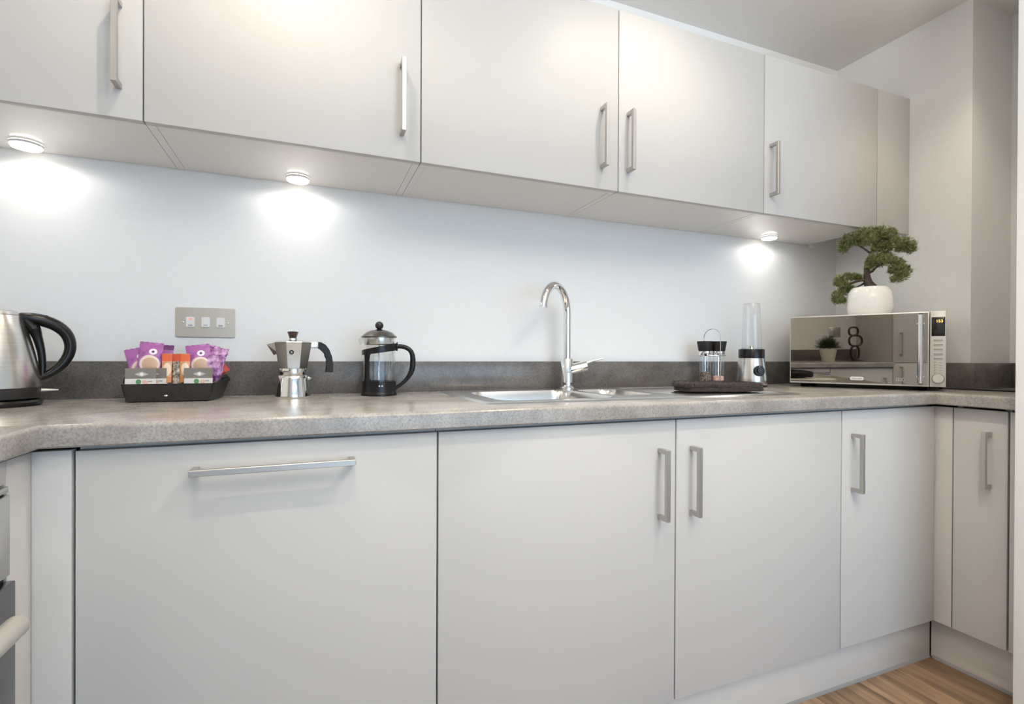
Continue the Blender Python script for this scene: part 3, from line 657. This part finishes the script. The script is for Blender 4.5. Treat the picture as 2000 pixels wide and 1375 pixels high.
def mspout(bm):
    a = [(-0.036, -0.012, 0.118), (-0.036, 0.012, 0.118), (-0.045, 0.013, 0.145), (-0.063, 0.0, 0.1405), (-0.045, -0.013, 0.145), (-0.046, 0, 0.112)]
    v = [bm.verts.new(p) for p in a]
    for f in ((0, 5, 3, 4), (5, 1, 2, 3), (0, 1, 5), (4, 3, 2), (0, 4, 2, 1)): bm.faces.new([v[i] for i in f])
quick('spout', alu2, mk, mspout, smooth=20)
lid = quick('lid', alu2, mk, lambda bm: oct_(bm, [(0.0488, 0.1456), (0.0470, 0.1478), (0.014, 0.1535), (0.011, 0.1545), (0.011, 0.157), (0.0, 0.158)]), smooth=20)
quick('knob', brownp, lid, lambda bm: lathe(bm, [(0.0085, 0.157), (0.010, 0.163), (0.0135, 0.173), (0.0135, 0.1745), (0.010, 0.1755), (0.0, 0.176)], 8))
quick('knob_stud', alu, lid, lambda bm: sphere(bm, (0, 0, 0.1755), 0.004, 1, 1, 0.6))
quick('handle_bracket', alu2, mk, lambda bm: box(bm, 0.036, 0.063, -0.007, 0.007, 0.132, 0.1475, bev=0.002))
hpoly = [(0.062, 0.1485), (0.070, 0.148), (0.082, 0.141), (0.0915, 0.128), (0.0985, 0.108), (0.1015, 0.088), (0.101, 0.067), (0.0965, 0.066), (0.081, 0.0675), (0.0855, 0.078), (0.086, 0.084), (0.083, 0.089), (0.0855, 0.094), (0.086, 0.1), (0.081, 0.106), (0.081, 0.113), (0.0785, 0.116), (0.0765, 0.123), (0.071, 0.128), (0.062, 0.131)]
def mh(bm):
    prism(bm, hpoly, 1, -0.0075, 0.0075); bmesh.ops.bevel(bm, geom=[e for e in bm.edges if abs(e.verts[0].co.y-e.verts[1].co.y) < 1e-6], offset=0.0022, segments=2, affect='EDGES')
quick('handle', blacks, mk, mh)
quick('safety_valve', alu, mk, lambda bm: tube(bm, [(0.036, 0.008, 0.050), (0.042, 0.010, 0.050), (0.0425, 0.010, 0.050), (0.046, 0.011, 0.050)], [0.005, 0.005, 0.003, 0.0025], 12))
tilt = math.atan2(0.0105, 0.0605)
rot_e = (PI/2+tilt, 0, 0.0)
def on_facet(x, z): 
    ap = (0.0375+(0.048-0.0375)*(z-0.082)/0.0605)*math.cos(PI/8)
    return (x, -ap-0.0003, z)
emb = quick('emblem', blackp, mk, lambda bm: lathe(bm, [(0.0058, -0.0004), (0.0058, 0.0004)], 26, sy=1.0), loc=on_facet(-0.006, 0.120), rot=rot_e)
text('emblem_letter', 'B', 0.0085, alu2, emb, (0, 0, 0.0006), (0, 0, 0))
quick('lettering', lightgrey, mk, lambda bm: box(bm, -0.006, 0.006, -0.0009, 0.0009, -0.0002, 0.0003), loc=on_facet(-0.006, 0.108), rot=rot_e, smooth=0)

# ------------------------------------------------------------------ french press
fp = thing('french_press', 'glass french press in a black plastic frame', 'coffee maker', (0.1815, -0.130, WT), rotz=-0.15)
Rg = 0.0445
quick('jug', glassm, fp, lambda bm: lathe(bm, [(0.0, 0.014), (Rg-0.004, 0.014), (Rg, 0.019), (Rg, 0.158), (Rg+0.0015, 0.164)], 56, caps=False))
quick('pouring_lip', glassm, fp, lambda bm: tube(bm, [(-Rg+0.002, 0, 0.148), (-Rg-0.003, 0, 0.158), (-Rg-0.008, 0, 0.163)], [0.012, 0.010, 0.007], 14, caps=False))
fr = bmesh.new()
lathe(fr, [(0.0475, 0.0), (0.0495, 0.001), (0.0495, 0.006), (0.0478, 0.009), (0.0472, 0.012), (0.0468, 0.040), (0.0455, 0.0405), (0.0452, 0.012), (0.0, 0.012)], 56)
obj('base', fr, blackp, fp)
# collar band that rises towards the handle
def collar(bm):
    n = 56; rows = []
    for k in range(n):
        a = 2*PI*k/n; zc = 0.129+0.0085*math.cos(a); hh = 0.0085+0.0015*math.cos(a)
        c_, s_ = math.cos(a), math.sin(a)
        rows.append([bm.verts.new((r*c_, r*s_, z)) for r, z in ((Rg+0.0006, zc-hh), (Rg+0.0034, zc-hh), (Rg+0.0034, zc+hh), (Rg+0.0006, zc+hh))])
    for k in range(n):
        a, c2 = rows[k], rows[(k+1) % n]
        for q in range(4): bm.faces.new((a[q], c2[q], c2[(q+1) % 4], a[(q+1) % 4]))
quick('collar', blackp, fp, collar)
def strut(bm, a0):
    rows = []
    for z, w_ in ((0.036, 0.30), (0.048, 0.14), (0.06, 0.125), (0.10, 0.125), (0.112, 0.16), (0.122, 0.26)):
        row = []
        for k in range(7):
            a = a0+w_*(k/6*2-1); row.append((a, z))
        rows.append(row)
    O_ = [[bm.verts.new(((Rg+0.0034)*math.cos(a), (Rg+0.0034)*math.sin(a), z)) for a, z in r] for r in rows]
    I_ = [[bm.verts.new(((Rg+0.0006)*math.cos(a), (Rg+0.0006)*math.sin(a), z)) for a, z in r] for r in rows]
    for A, rev in ((O_, 0), (I_, 1)):
        for j in range(len(rows)-1):
            for k in range(6): bm.faces.new((A[j][k], A[j][k+1], A[j+1][k+1], A[j+1][k]))
    for j in range(len(rows)-1):
        for k in (0, 6): bm.faces.new((O_[j][k], O_[j+1][k], I_[j+1][k], I_[j][k]))
for a0 in (-PI/2-0.80, PI/2+0.80): quick('strut', blackp, fp, lambda bm: strut(bm, a0))
ph = [(0.048, 0, 0.1385), (0.060, 0, 0.139), (0.074, 0, 0.136), (0.086, 0, 0.128), (0.0925, 0, 0.115), (0.094, 0, 0.098), (0.093, 0, 0.080), (0.088, 0, 0.063), (0.078, 0, 0.047), (0.064, 0, 0.033), (0.050, 0, 0.023), (0.044, 0, 0.019)]
quick('handle', blackp, fp, lambda bm: tube(bm, *smooth_path(ph, [0.0062, 0.0065, 0.0065, 0.0066, 0.0072, 0.0080, 0.0082, 0.0075, 0.0062, 0.0055, 0.005, 0.005]), 16, flat=(1.0, 1.25)))
quick('clip', blackp, fp, lambda bm: box(bm, 0.0475, 0.0515, -0.006, 0.006, 0.126, 0.151, bev=0.001))
ld_ = quick('lid', greyp, fp, lambda bm: lathe(bm, [(0.047, 0.163), (0.0495, 0.1645), (0.0495, 0.166), (0.046, 0.169), (0.036, 0.178), (0.022, 0.184), (0.008, 0.1865), (0.005, 0.1885)], 56))
MAT['lid_steel'] = mat('lid_steel', (0.20, 0.18, 0.16), 0.28, 1.0); ld_.data.materials[0] = MAT['lid_steel']
quick('knob', greyp, ld_, lambda bm: sphere(bm, (0, 0, 0.198), 0.0115, u=28, v=18))
quick('plunger_rod', alu, fp, lambda bm: tube(bm, [(0, 0, 0.020), (0, 0, 0.165)], 0.0022, 10))
quick('filter_skirt', steel, fp, lambda bm: lathe(bm, [(0.0405, 0.1435), (0.0412, 0.145), (0.0412, 0.163)], 48, caps=False))
quick('filter_plate', steel, fp, lambda bm: lathe(bm, [(0.0, 0.0235), (0.03, 0.022), (0.040, 0.019), (0.041, 0.0215), (0.03, 0.0245), (0, 0.026)], 40))
gm = bmesh.new()
for i in range(5): 
    z = 0.1455+0.0035*i; tube(gm, [(0.0418*math.cos(-1.25+0.1*k), 0.0418*math.sin(-1.25+0.1*k), z) for k in range(9)], 0.0003, 4)
for k in range(9): tube(gm, [(0.0418*math.cos(-1.25+0.1*k), 0.0418*math.sin(-1.25+0.1*k), 0.1455), (0.0418*math.cos(-1.25+0.1*k), 0.0418*math.sin(-1.25+0.1*k), 0.1595)], 0.0003, 4)
obj('mesh_grille', gm, whitep, fp)
for k in (0, 1): quick('printed_mark', whitep, fp, lambda bm: box(bm, -0.0018, 0.0018, -0.0003, 0.0003, -0.0016, 0.0016), loc=(0.0471*math.cos(-1.53+0.16*k), 0.0471*math.sin(-1.53+0.16*k), 0.0285), rot=(0, 0, -1.53+0.16*k+PI/2), smooth=0)

# ------------------------------------------------------------------ salt and pepper mills on a stand
gs = thing('mill_stand', 'chrome wire stand with hoop handle holding two glass mills', 'stand', (1.418, -0.105, WT+0.001), rotz=-0.36)
quick('tray', chrome, gs, lambda bm: (lathe(bm, [(0.033, 0.0045), (0.034, 0.006), (0.033, 0.0075), (0.0, 0.0075)], 32, sx=1.75, sy=0.95), lathe(bm, [(0.03, 0.0), (0.031, 0.0045)], 32, sx=1.6, sy=0.8)))
hoop = [(0.0, -0.034, 0.0075), (0.0, -0.034, 0.08), (0.0, -0.034, 0.185)]
for k in range(1, 12):
    a = PI-PI*k/12; hoop.append((0.0, 0.034*math.cos(a), 0.185+0.034*math.sin(a)))
hoop += [(0.0, 0.034, 0.185), (0.0, 0.034, 0.08), (0.0, 0.034, 0.0075)]
quick('hoop_handle', chrome, gs, lambda bm: tube(bm, hoop, 0.0017, 8), rot=(0, 0, 0.62))
quick('ring', chrome, gs, lambda bm: tube(bm, [(0.052*math.cos(a), 0.0245*math.sin(a), 0.118) for a in [2*PI*k/32 for k in range(32)]], 0.0014, 6, closed=True))
cg, sg = math.cos(-0.36), math.sin(-0.36)
for xx, yy, fill, fn, lab in ((-0.026, 0, pepper, 0.045, 'glass pepper mill with black cap, left in the wire stand'), (0.026, 0.004, salt, 0.030, 'glass salt mill holding pink salt, right in the wire stand')):
    t = thing('spice_mill', lab, 'mill', (1.418+cg*xx-sg*yy, -0.105+sg*xx+cg*yy, WT+0.0088), group='mills in the wire stand')
    quick('jar', glassm, t, lambda bm: lathe(bm, [(0.0, 0.0), (0.0205, 0.0), (0.0215, 0.003), (0.0215, 0.108)], 36, caps=False))
    quick('contents', fill, t, lambda bm: lathe(bm, [(0.0, 0.0015), (0.0195, 0.0015), (0.0200, 0.004), (0.0200, fn), (0.012, fn+0.003), (0, fn+0.004)], 28))
    quick('shaft', chrome, t, lambda bm: tube(bm, [(0, 0, fn), (0, 0, 0.11)], 0.0022, 8))
    quick('band', chrome, t, lambda bm: lathe(bm, [(0.0222, 0.107), (0.0225, 0.1075), (0.0225, 0.126), (0.020, 0.127)], 36))
    quick('cap', blacks, t, lambda bm: lathe(bm, [(0.0235, 0.127), (0.0245, 0.130), (0.0300, 0.1625), (0.0295, 0.164), (0.0, 0.164)], 40))

# ------------------------------------------------------------------ blender
bl = thing('blender', 'personal blender with steel base and tall clear upturned cup', 'blender', (1.585, -0.135, WT))
quick('foot', blackp, bl, lambda bm: lathe(bm, [(0.054, 0.0), (0.056, 0.002), (0.0555, 0.007)], 44))
quick('base', steel, bl, lambda bm: lathe(bm, [(0.0555, 0.007), (0.0565, 0.010), (0.0548, 0.035), (0.0505, 0.075), (0.0455, 0.109), (0.044, 0.110)], 56))
quick('collar', blackp, bl, lambda bm: lathe(bm, [(0.0448, 0.110), (0.0462, 0.111), (0.0462, 0.142), (0.0452, 0.144), (0.036, 0.1445)], 48))
quick('cup', cupm, bl, lambda bm: lathe(bm, [(0.0360, 0.144), (0.0350, 0.16), (0.0315, 0.26), (0.0300, 0.316), (0.0285, 0.3205), (0.0255, 0.3215), (0.0245, 0.319), (0.0, 0.318)], 48, caps=False))
quick('cup_ridge', cupm, bl, lambda bm: lathe(bm, [(0.0362, 0.1445), (0.0375, 0.147), (0.0360, 0.150)], 48, caps=False))
quick('blade', alu, bl, lambda bm: (lathe(bm, [(0.010, 0.1445), (0.008, 0.152), (0.004, 0.157)], 16), box(bm, -0.018, 0.018, -0.003, 0.003, 0.1535, 0.1545)))
ka = -PI/2-0.62+0.30
kd = quick('dial', blackp, bl, lambda bm: lathe(bm, [(0.0205, 0.0), (0.0205, 0.007), (0.0185, 0.009), (0.0, 0.009)], 36), loc=(0.0505*math.cos(ka), 0.0505*math.sin(ka), 0.061), rot=(PI/2-0.10, 0, ka+PI/2))
quick('dial_grip', greyp, kd, lambda bm: lathe(bm, [(0.0115, 0.009), (0.0105, 0.015), (0.0, 0.0155)], 28, sx=1.0, sy=1.0))
quick('dial_dot', whitep, kd, lambda bm: sphere(bm, (0, 0.015, 0.0092), 0.0014))
cd = quick('power_cord', cordm, bl, lambda bm: tube(bm, [(0.050, 0.015, 0.006), (0.075, 0.03, 0.004), (0.11, 0.05, 0.006), (0.14, 0.075, 0.014), (0.18, 0.095, 0.022)], 0.0032, 8))

# ------------------------------------------------------------------ folded towel
tw = thing('towel', 'folded dark brown terry towel lying on the sink drainer', 'towel', (1.200, -0.350, WT+0.0055), rotz=-0.24)
from mathutils import noise as mnoise
def rbox(bm, hx, hy, hz, r, c, step=0.0045, amp=0.0022, seed=0, cut=0):
    """soft rounded slab with a lumpy surface"""
    def ticks(h): n = max(4, int(2*h/step)); return [-h+2*h*i/n for i in range(n+1)]
    X, Y, Z = ticks(hx), ticks(hy), ticks(hz)
    V = {}
    def vert(p):
        k = tuple(round(q, 6) for q in p)
        if k in V: return V[k]
        P = Vector(p); q = Vector((max(-(hx-r), min(hx-r, P.x)), max(-(hy-r), min(hy-r, P.y)), max(-(hz-r*0.98), min(hz-r*0.98, P.z))))
        d = P-q; n = d.normalized() if d.length > 1e-7 else Vector((0, 0, 1))
        w = q+n*r
        nz = mnoise.noise(w*32+Vector((seed, 0, 0)))*amp+mnoise.noise(w*110+Vector((0, seed, 0)))*amp*0.5+mnoise.noise(w*300)*amp*0.4
        w = w+n*nz
        kx, ky = w.x/hx, w.y/hy
        w.x, w.y = w.x*math.sqrt(max(0.2, 1-0.30*ky*ky)) if cut < 0 and w.x < 0 or cut == 0 or cut > 0 and w.x > 0 else w.x, w.y*math.sqrt(max(0.2, 1-0.22*kx*kx))
        w.z += 0.10*hz*(1-kx*kx)
        w.z = max(w.z, -hz)
        V[k] = bm.verts.new(w+Vector(c)); return V[k]
    def quad(a, b_, c_, d_):
        f = [vert(a), vert(b_), vert(c_), vert(d_)]
        if len(set(f)) == 4: bm.faces.new(f)
    for A, B_, mk3 in ((X, Y, lambda a, b_, s: (a, b_, s*hz)), (X, Z, lambda a, b_, s: (a, s*hy, b_)), (Y, Z, lambda a, b_, s: (s*hx, a, b_))):
        for i in range(len(A)-1):
            for j in range(len(B_)-1):
                for s_ in (-1, 1): quad(mk3(A[i], B_[j], s_), mk3(A[i+1], B_[j], s_), mk3(A[i+1], B_[j+1], s_), mk3(A[i], B_[j+1], s_))
def fuzz(src, name, n, seed):
    """terry loops standing on the slab surface"""
    rnd = random.Random(seed); bm = bmesh.new(); me = src.data
    polys = [p for p in me.polygons]
    for _ in range(n):
        p = polys[rnd.randrange(len(polys))]; nr = p.normal
        if nr.z < -0.5: continue
        c = Vector(p.center)+Vector((rnd.uniform(-.002, .002), rnd.uniform(-.002, .002), rnd.uniform(-.002, .002)))*1.0
        d = (nr+Vector((rnd.uniform(-.8, .8), rnd.uniform(-.8, .8), rnd.uniform(-.8, .8)))).normalized(); t = d.orthogonal().normalized(); t.rotate(Matrix.Rotation(rnd.uniform(0, 6.28), 3, d))
        l = rnd.uniform(0.0018, 0.0042)
        bm.faces.new([bm.verts.new(c+t*0.0006), bm.verts.new(c-t*0.0006), bm.verts.new(c+d*l)])
    o = obj(name, bm, towelm, src, smooth=0); o['kind'] = 'stuff'
lo = quick('lower_fold', towelm, tw, lambda bm: rbox(bm, 0.112, 0.064, 0.0070, 0.0070, (-0.018, -0.002, 0.0070), seed=1, amp=0.002, cut=-1), smooth=60)
hi = quick('upper_fold', towelm, tw, lambda bm: rbox(bm, 0.116, 0.066, 0.0075, 0.0075, (-0.020, 0.0, 0.0192), seed=5, amp=0.003, cut=-1), smooth=60)
fold = quick('end_fold', towelm, tw, lambda bm: rbox(bm, 0.083, 0.067, 0.0125, 0.0105, (0.055, 0.0, 0.0125), seed=9, amp=0.003, cut=1), smooth=60)
for k, o in enumerate((lo, hi, fold)): fuzz(o, 'terry_pile', 5200, 30+k)

# ------------------------------------------------------------------ microwave
MX, MY = 1.748, -0.171
mrot = math.atan2(-0.870, 0.492)
mw = thing('microwave', 'silver microwave with dark mirrored door in the right-hand corner', 'microwave', (MX, MY, WT), rotz=mrot)
# local: x along the front to the right, y into the unit, z up
MZ0, MZ1, MD = 0.014, 0.2705, 0.285
boxo('casing', silverp, mw, 0.002, 0.458, 0.012, MD, MZ0, MZ1, bev=0.003)
for xx in (0.045, 0.40):
    for yy in (0.05, 0.245): quick('foot', blackp, mw, lambda bm: lathe(bm, [(0.013, 0.0), (0.016, 0.006), (0.018, MZ0)], 20, c=(xx, yy)))
dr = boxo('door', silverp, mw, 0.0, 0.4165, -0.006, 0.0118, MZ0+0.001, MZ1, bev=0.0015)
TH = math.radians(0.9)
def gl_(bm):
    x0, x1, z0, z1 = 0.0035, 0.413, MZ0+0.0065, MZ1-0.0045; hz = z1-z0; dy = math.tan(TH)*hz
    v = [bm.verts.new(p) for p in ((x0, -0.0068, z0), (x1, -0.0068, z0), (x1, -0.0068-dy, z1), (x0, -0.0068-dy, z1), (x0, -0.004, z0), (x1, -0.004, z0), (x1, -0.004, z1), (x0, -0.004, z1))]
    for f in ((0, 1, 2, 3), (7, 6, 5, 4), (0, 4, 5, 1), (1, 5, 6, 2), (2, 6, 7, 3), (3, 7, 4, 0)): bm.faces.new([v[i] for i in f])
quick('mirror_glass', mirror, dr, gl_, smooth=0)
def mwh(bm):
    tube(bm, [(0.3935, -0.036, MZ0+0.012), (0.3935, -0.036, MZ0+0.013), (0.3935, -0.036, MZ1-0.012), (0.3935, -0.036, MZ1-0.011)], [0.0072, 0.0082, 0.0082, 0.0072], 20)
hd = quick('handle', alu, dr, mwh)
for zz in (MZ0+0.036, MZ1-0.042): quick('handle_post', alu, hd, lambda bm: tube(bm, [(0.3935, -0.012, zz), (0.3935, -0.036, zz)], 0.0105, 14, flat=(0.55, 1)))
for zz in (MZ0+0.0115, MZ1-0.0105): quick('handle_cap', blackp, hd, lambda bm: lathe(bm, [(0.006, zz-0.002), (0.006, zz+0.002)], 16, c=(0.3935, -0.036)))
YG = lambda z: -0.0068-math.tan(TH)*(z-MZ0-0.0065)-0.0003
bd = quick('badge', whitep, dr, lambda bm: prism(bm, rrect(0.2155, 0.0375, 0.0205, 0.0062, 0.005), 1, YG(0.0375)-0.0012, YG(0.0375)+0.001))
text('badge_lettering', 'DeLonghi', 0.0078, printm, bd, (0.2155, YG(0.0375)-0.0014, 0.0375), (PI/2, 0, 0), 0.0001)
for k in range(3):
    mk_ = quick('printed_symbol', lightgrey, dr, lambda bm: (box(bm, 0.3285+0.0085*k, 0.3350+0.0085*k, YG(0.037)-0.0003, YG(0.037), 0.0415, 0.0425), box(bm, 0.3285+0.0085*k, 0.3350+0.0085*k, YG(0.037)-0.0003, YG(0.037), 0.0315, 0.0325), box(bm, 0.3285+0.0085*k, 0.3295+0.0085*k, YG(0.037)-0.0003, YG(0.037), 0.0325, 0.0415), box(bm, 0.334+0.0085*k, 0.335+0.0085*k, YG(0.037)-0.0003, YG(0.037), 0.0325, 0.0415)), smooth=0)
cp = boxo('control_panel', silverp, mw, 0.4185, 0.460, -0.009, 0.0118, MZ0+0.001, MZ1, bev=0.002)
dp = boxo('display', screenm, cp, 0.4220, 0.4570, -0.0098, -0.0085, 0.186, 0.250, bev=0.0006)
text('digits', '153', 0.0125, digit, dp, (0.4425, -0.0101, 0.236), (PI/2, 0, 0), 0.0001)
quick('indicator', redlamp, dp, lambda bm: sphere(bm, (0.452, -0.0099, 0.2465), 0.0008))
for k in range(5):
    z = 0.174-0.0155*k
    quick('button', silverd, cp, lambda bm: (box(bm, 0.4275, 0.4515, -0.0100, -0.0088, z-0.0030, z+0.0005, bev=0.0004), box(bm, 0.4290, 0.4500, -0.0100, -0.0088, z-0.0065, z-0.0055)))
for k in range(5):
    z = 0.098-0.0085*k
    quick('printed_symbol', silverd, cp, lambda bm: (box(bm, 0.4285, 0.4370, -0.0094, -0.0088, z-0.0005, z+0.0008), box(bm, 0.4410, 0.4500, -0.0094, -0.0088, z-0.0020, z-0.0007), box(bm, 0.4300, 0.4315, -0.0094, -0.0088, z-0.005, z)))
kn = quick('knob_ring', silverd, cp, lambda bm: lathe(bm, [(0.0170, 0.0), (0.0170, 0.0012)], 36), loc=(0.4395, -0.009, 0.043), rot=(PI/2, 0, 0))
quick('knob', silverp, kn, lambda bm: lathe(bm, [(0.0150, 0.001), (0.0150, 0.010), (0.0138, 0.0115), (0.0, 0.0115)], 36))
tag(quick('power_cable', cordm, None, lambda bm: tube(bm, [(2.13, -0.47, WT+0.004), (2.16, -0.535, WT+0.0045), (2.17, -0.60, WT+0.004), (2.19, -0.68, WT+0.004), (2.24, -0.75, WT+0.004), (2.29, -0.83, WT+0.004)], 0.004, 8)), 'black power cable trailing along the right-hand worktop', 'cable')

# ------------------------------------------------------------------ bonsai on the microwave
bx_, by_ = MX+0.492*0.245+0.870*0.125, MY-0.870*0.245+0.492*0.125
bo = thing('bonsai', 'artificial bonsai tree in a round white pot on the microwave', 'plant', (bx_, by_, WT+MZ1+0.0005), rotz=mrot)
quick('pot', ceramic, bo, lambda bm: lathe(bm, [(0.056, 0.0), (0.064, 0.002), (0.0705, 0.012), (0.0738, 0.034), (0.0730, 0.064), (0.0685, 0.090), (0.060, 0.105), (0.056, 0.108), (0.052, 0.106), (0.052, 0.098), (0.0, 0.098)], 56))
quick('soil', soil, bo, lambda bm: lathe(bm, [(0.0, 0.104), (0.03, 0.102), (0.0515, 0.0985), (0.0515, 0.0982)], 28, caps=False))
def bz(px, py, d=0.0):     # zoomed photo coordinates of the tree -> local x / z
    return Vector(((px-771)/6.546/632, d, (1262-py)/6.546/514))
tk = [bz(800, 905), bz(760, 850), bz(738, 780), bz(732, 700, -0.004), bz(735, 620, -0.006), bz(755, 540, -0.004), bz(795, 460), bz(820, 390), bz(830, 320)]
quick('trunk', trunkm, bo, lambda bm: tube(bm, *smooth_path(tk, [0.0185, 0.0155, 0.0122, 0.0098, 0.0088, 0.0080, 0.0070, 0.0055, 0.003]), 12))
def branch(*ps, r0=0.0042):
    n = len(ps); quick('branch', trunkm, bo, lambda bm: tube(bm, *smooth_path(ps, [r0*(1-0.65*i/(n-1)) for i in range(n)], 4), 8))
branch(bz(745, 800), bz(650, 800, -0.01), bz(540, 830, -0.015), bz(440, 860, -0.01), bz(370, 980, -0.01), r0=0.006)
branch(bz(745, 800), bz(660, 850, 0.01), bz(540, 880, 0.01), bz(440, 790, 0.0))
branch(bz(745, 705), bz(800, 690), bz(860, 645, -0.01), bz(980, 600, -0.01), bz(1080, 650, -0.01), bz(1150, 760, -0.01), r0=0.0055)
branch(bz(790, 470), bz(720, 410), bz(620, 340), bz(500, 300), bz(420, 350))
branch(bz(815, 430), bz(900, 440), bz(1020, 400), bz(1150, 400), bz(1260, 430))
branch(bz(825, 380), bz(900, 300), bz(1000, 250))
def foliage(name, clumps, n_per, seed, m=needlem):
    bm = bmesh.new(); rnd = random.Random(seed)
    for (px, py, r, d) in clumps:
        c = bz(px, py, d); rx, rz, ry = r/6.546/632, r/6.546/514, r/6.546/560
        for _ in range(n_per):
            # tuft seat inside a flattened ellipsoid, needles fan outward and up
            while True:
                q = Vector((rnd.uniform(-1, 1), rnd.uniform(-1, 1), rnd.uniform(-1, 1)))
                if 0.15 < q.length < 1: break
            p = c+Vector((q.x*rx, q.y*ry, q.z*rz*0.85))
            ax = Vector((q.x*0.9+rnd.uniform(-.5, .5), q.y*0.9+rnd.uniform(-.5, .5), 0.55+q.z*0.6+rnd.uniform(-.3, .3))).normalized()
            for _k in range(5):
                dv = (ax+Vector((rnd.uniform(-.6, .6), rnd.uniform(-.6, .6), rnd.uniform(-.5, .5)))).normalized()
                l = rnd.uniform(0.007, 0.0125)*(1.6 if rnd.random() < 0.12 else 1); s = dv.orthogonal().normalized(); s.rotate(Matrix.Rotation(rnd.uniform(0, 6.28), 3, dv)); s *= rnd.uniform(0.0006, 0.0010)
                a = [bm.verts.new(p-s*0.5), bm.verts.new(p+dv*l*0.55-s), bm.verts.new(p+dv*l), bm.verts.new(p+dv*l*0.55+s)]
                bm.faces.new(a)
    o = obj(name, bm, m, bo, smooth=0); o['kind'] = 'stuff'; return o
foliage('foliage', [(430, 320, 80, 0), (500, 260, 90, -0.01), (600, 235, 90, 0.01), (700, 215, 95, -0.015), (800, 205, 95, 0.015), (780, 300, 90, -0.02), (900, 220, 95, 0.0), (900, 310, 90, 0.02), (1020, 250, 85, -0.01), (1050, 350, 90, 0.01), (1150, 380, 85, -0.01), (1240, 400, 85, 0.0), (1260, 450, 65, 0.01), (420, 380, 50, 0.0), (980, 410, 60, 0), (640, 290, 60, 0.0), (850, 400, 50, 0), (700, 300, 70, 0.01), (1150, 440, 55, 0.0), (560, 290, 60, 0.01)], 190, 1)
foliage('foliage', [(790, 580, 75, 0), (860, 540, 80, -0.02), (960, 520, 75, 0.0), (1020, 590, 85, -0.02), (1110, 620, 80, 0.0), (1130, 690, 80, -0.01), (1200, 720, 75, 0.0), (1180, 780, 65, -0.01), (1100, 810, 60, 0.0), (760, 640, 35, -0.01), (900, 590, 60, 0.01), (1060, 700, 45, 0.01)], 190, 2)
foliage('foliage', [(480, 750, 70, 0), (390, 780, 75, -0.01), (350, 810, 55, 0.0), (440, 850, 65, -0.01), (420, 930, 65, 0.0), (350, 980, 70, -0.01), (340, 1030, 60, 0.0), (400, 1050, 55, -0.01), (620, 760, 40, 0.0), (560, 740, 45, 0.01), (520, 900, 40, 0.0)], 185, 3)

# ------------------------------------------------------------------ things on the left worktop, seen in the microwave door
pp = thing('potted_plant', 'leafy green plant in a ribbed cream pot, mirrored in the microwave door', 'plant', (-0.72, -1.366, WT))
quick('pot', cream, pp, lambda bm: lathe(bm, [(0.044, 0.0), (0.046, 0.002), (0.050, 0.03), (0.0508, 0.031), (0.0515, 0.036), (0.0525, 0.037), (0.0575, 0.068), (0.0582, 0.069), (0.0588, 0.074), (0.060, 0.075), (0.064, 0.110), (0.0605, 0.110), (0.058, 0.095), (0.0, 0.095)], 40))
def fern(bm):
    rnd = random.Random(11)
    for _ in range(420):
        a = rnd.uniform(0, 2*PI); tl = rnd.uniform(0.15, 1.25); L_ = rnd.uniform(0.06, 0.118); r0 = rnd.uniform(0, 0.035)
        base = Vector((r0*math.cos(a), r0*math.sin(a), 0.10)); d = Vector((math.sin(tl)*math.cos(a), math.sin(tl)*math.sin(a), math.cos(tl)))
        side = d.cross(Vector((0, 0, 1))).normalized(); up = side.cross(d)
        for k in range(7):
            t = 0.25+0.75*k/6; p = base+d*L_*t-Vector((0, 0, 0.02*t*t*tl))
            for s in (-1, 1):
                dv = (d*0.7+side*s*0.8+up*rnd.uniform(-.4, .4)).normalized(); l = 0.014*(1.15-t*0.5); wv = dv.cross(up).normalized()*0.0022
                bm.faces.new([bm.verts.new(p), bm.verts.new(p+dv*l*0.5+wv), bm.verts.new(p+dv*l), bm.verts.new(p+dv*l*0.5-wv)])
o = quick('foliage', grassm, pp, fern, smooth=0); o['kind'] = 'stuff'
rs = thing('ring_sculpture', 'dark brown sculpture of three stacked rings, mirrored in the microwave door', 'ornament', (-0.70, -1.56, WT), rotz=PI/2)
quick('base', ringm, rs, lambda bm: lathe(bm, [(0.05, 0.0), (0.052, 0.003), (0.035, 0.008), (0.0, 0.012)], 32, sx=1.25, sy=0.7))
for cz_, rx_, rz_, ox_ in ((0.068, 0.031, 0.056, 0.0), (0.168, 0.048, 0.043, -0.004), (0.246, 0.034, 0.034, 0.012)):
    quick('ring', ringm, rs, lambda bm: tube(bm, [(ox_+rx_*(abs(math.cos(a))**0.8)*(1 if math.cos(a) > 0 else -1), 0, cz_+rz_*(abs(math.sin(a))**0.8)*(1 if math.sin(a) > 0 else -1)) for a in [2*PI*k/40 for k in range(40)]], 0.0085, 12, closed=True, flat=(1.3, 0.85), up=(0, 1, 0)))
so = thing('wall_socket', 'brushed steel socket on the left wall, mirrored in the microwave door', 'socket', (XWL, -1.52, 1.145))
boxo('plate', steel, so, 0.0005, 0.006, -0.046, 0.046, -0.043, 0.043, bev=0.002)
boxo('switch', whitep, so, 0.005, 0.009, 0.018, 0.030, 0.012, 0.032, bev=0.001)
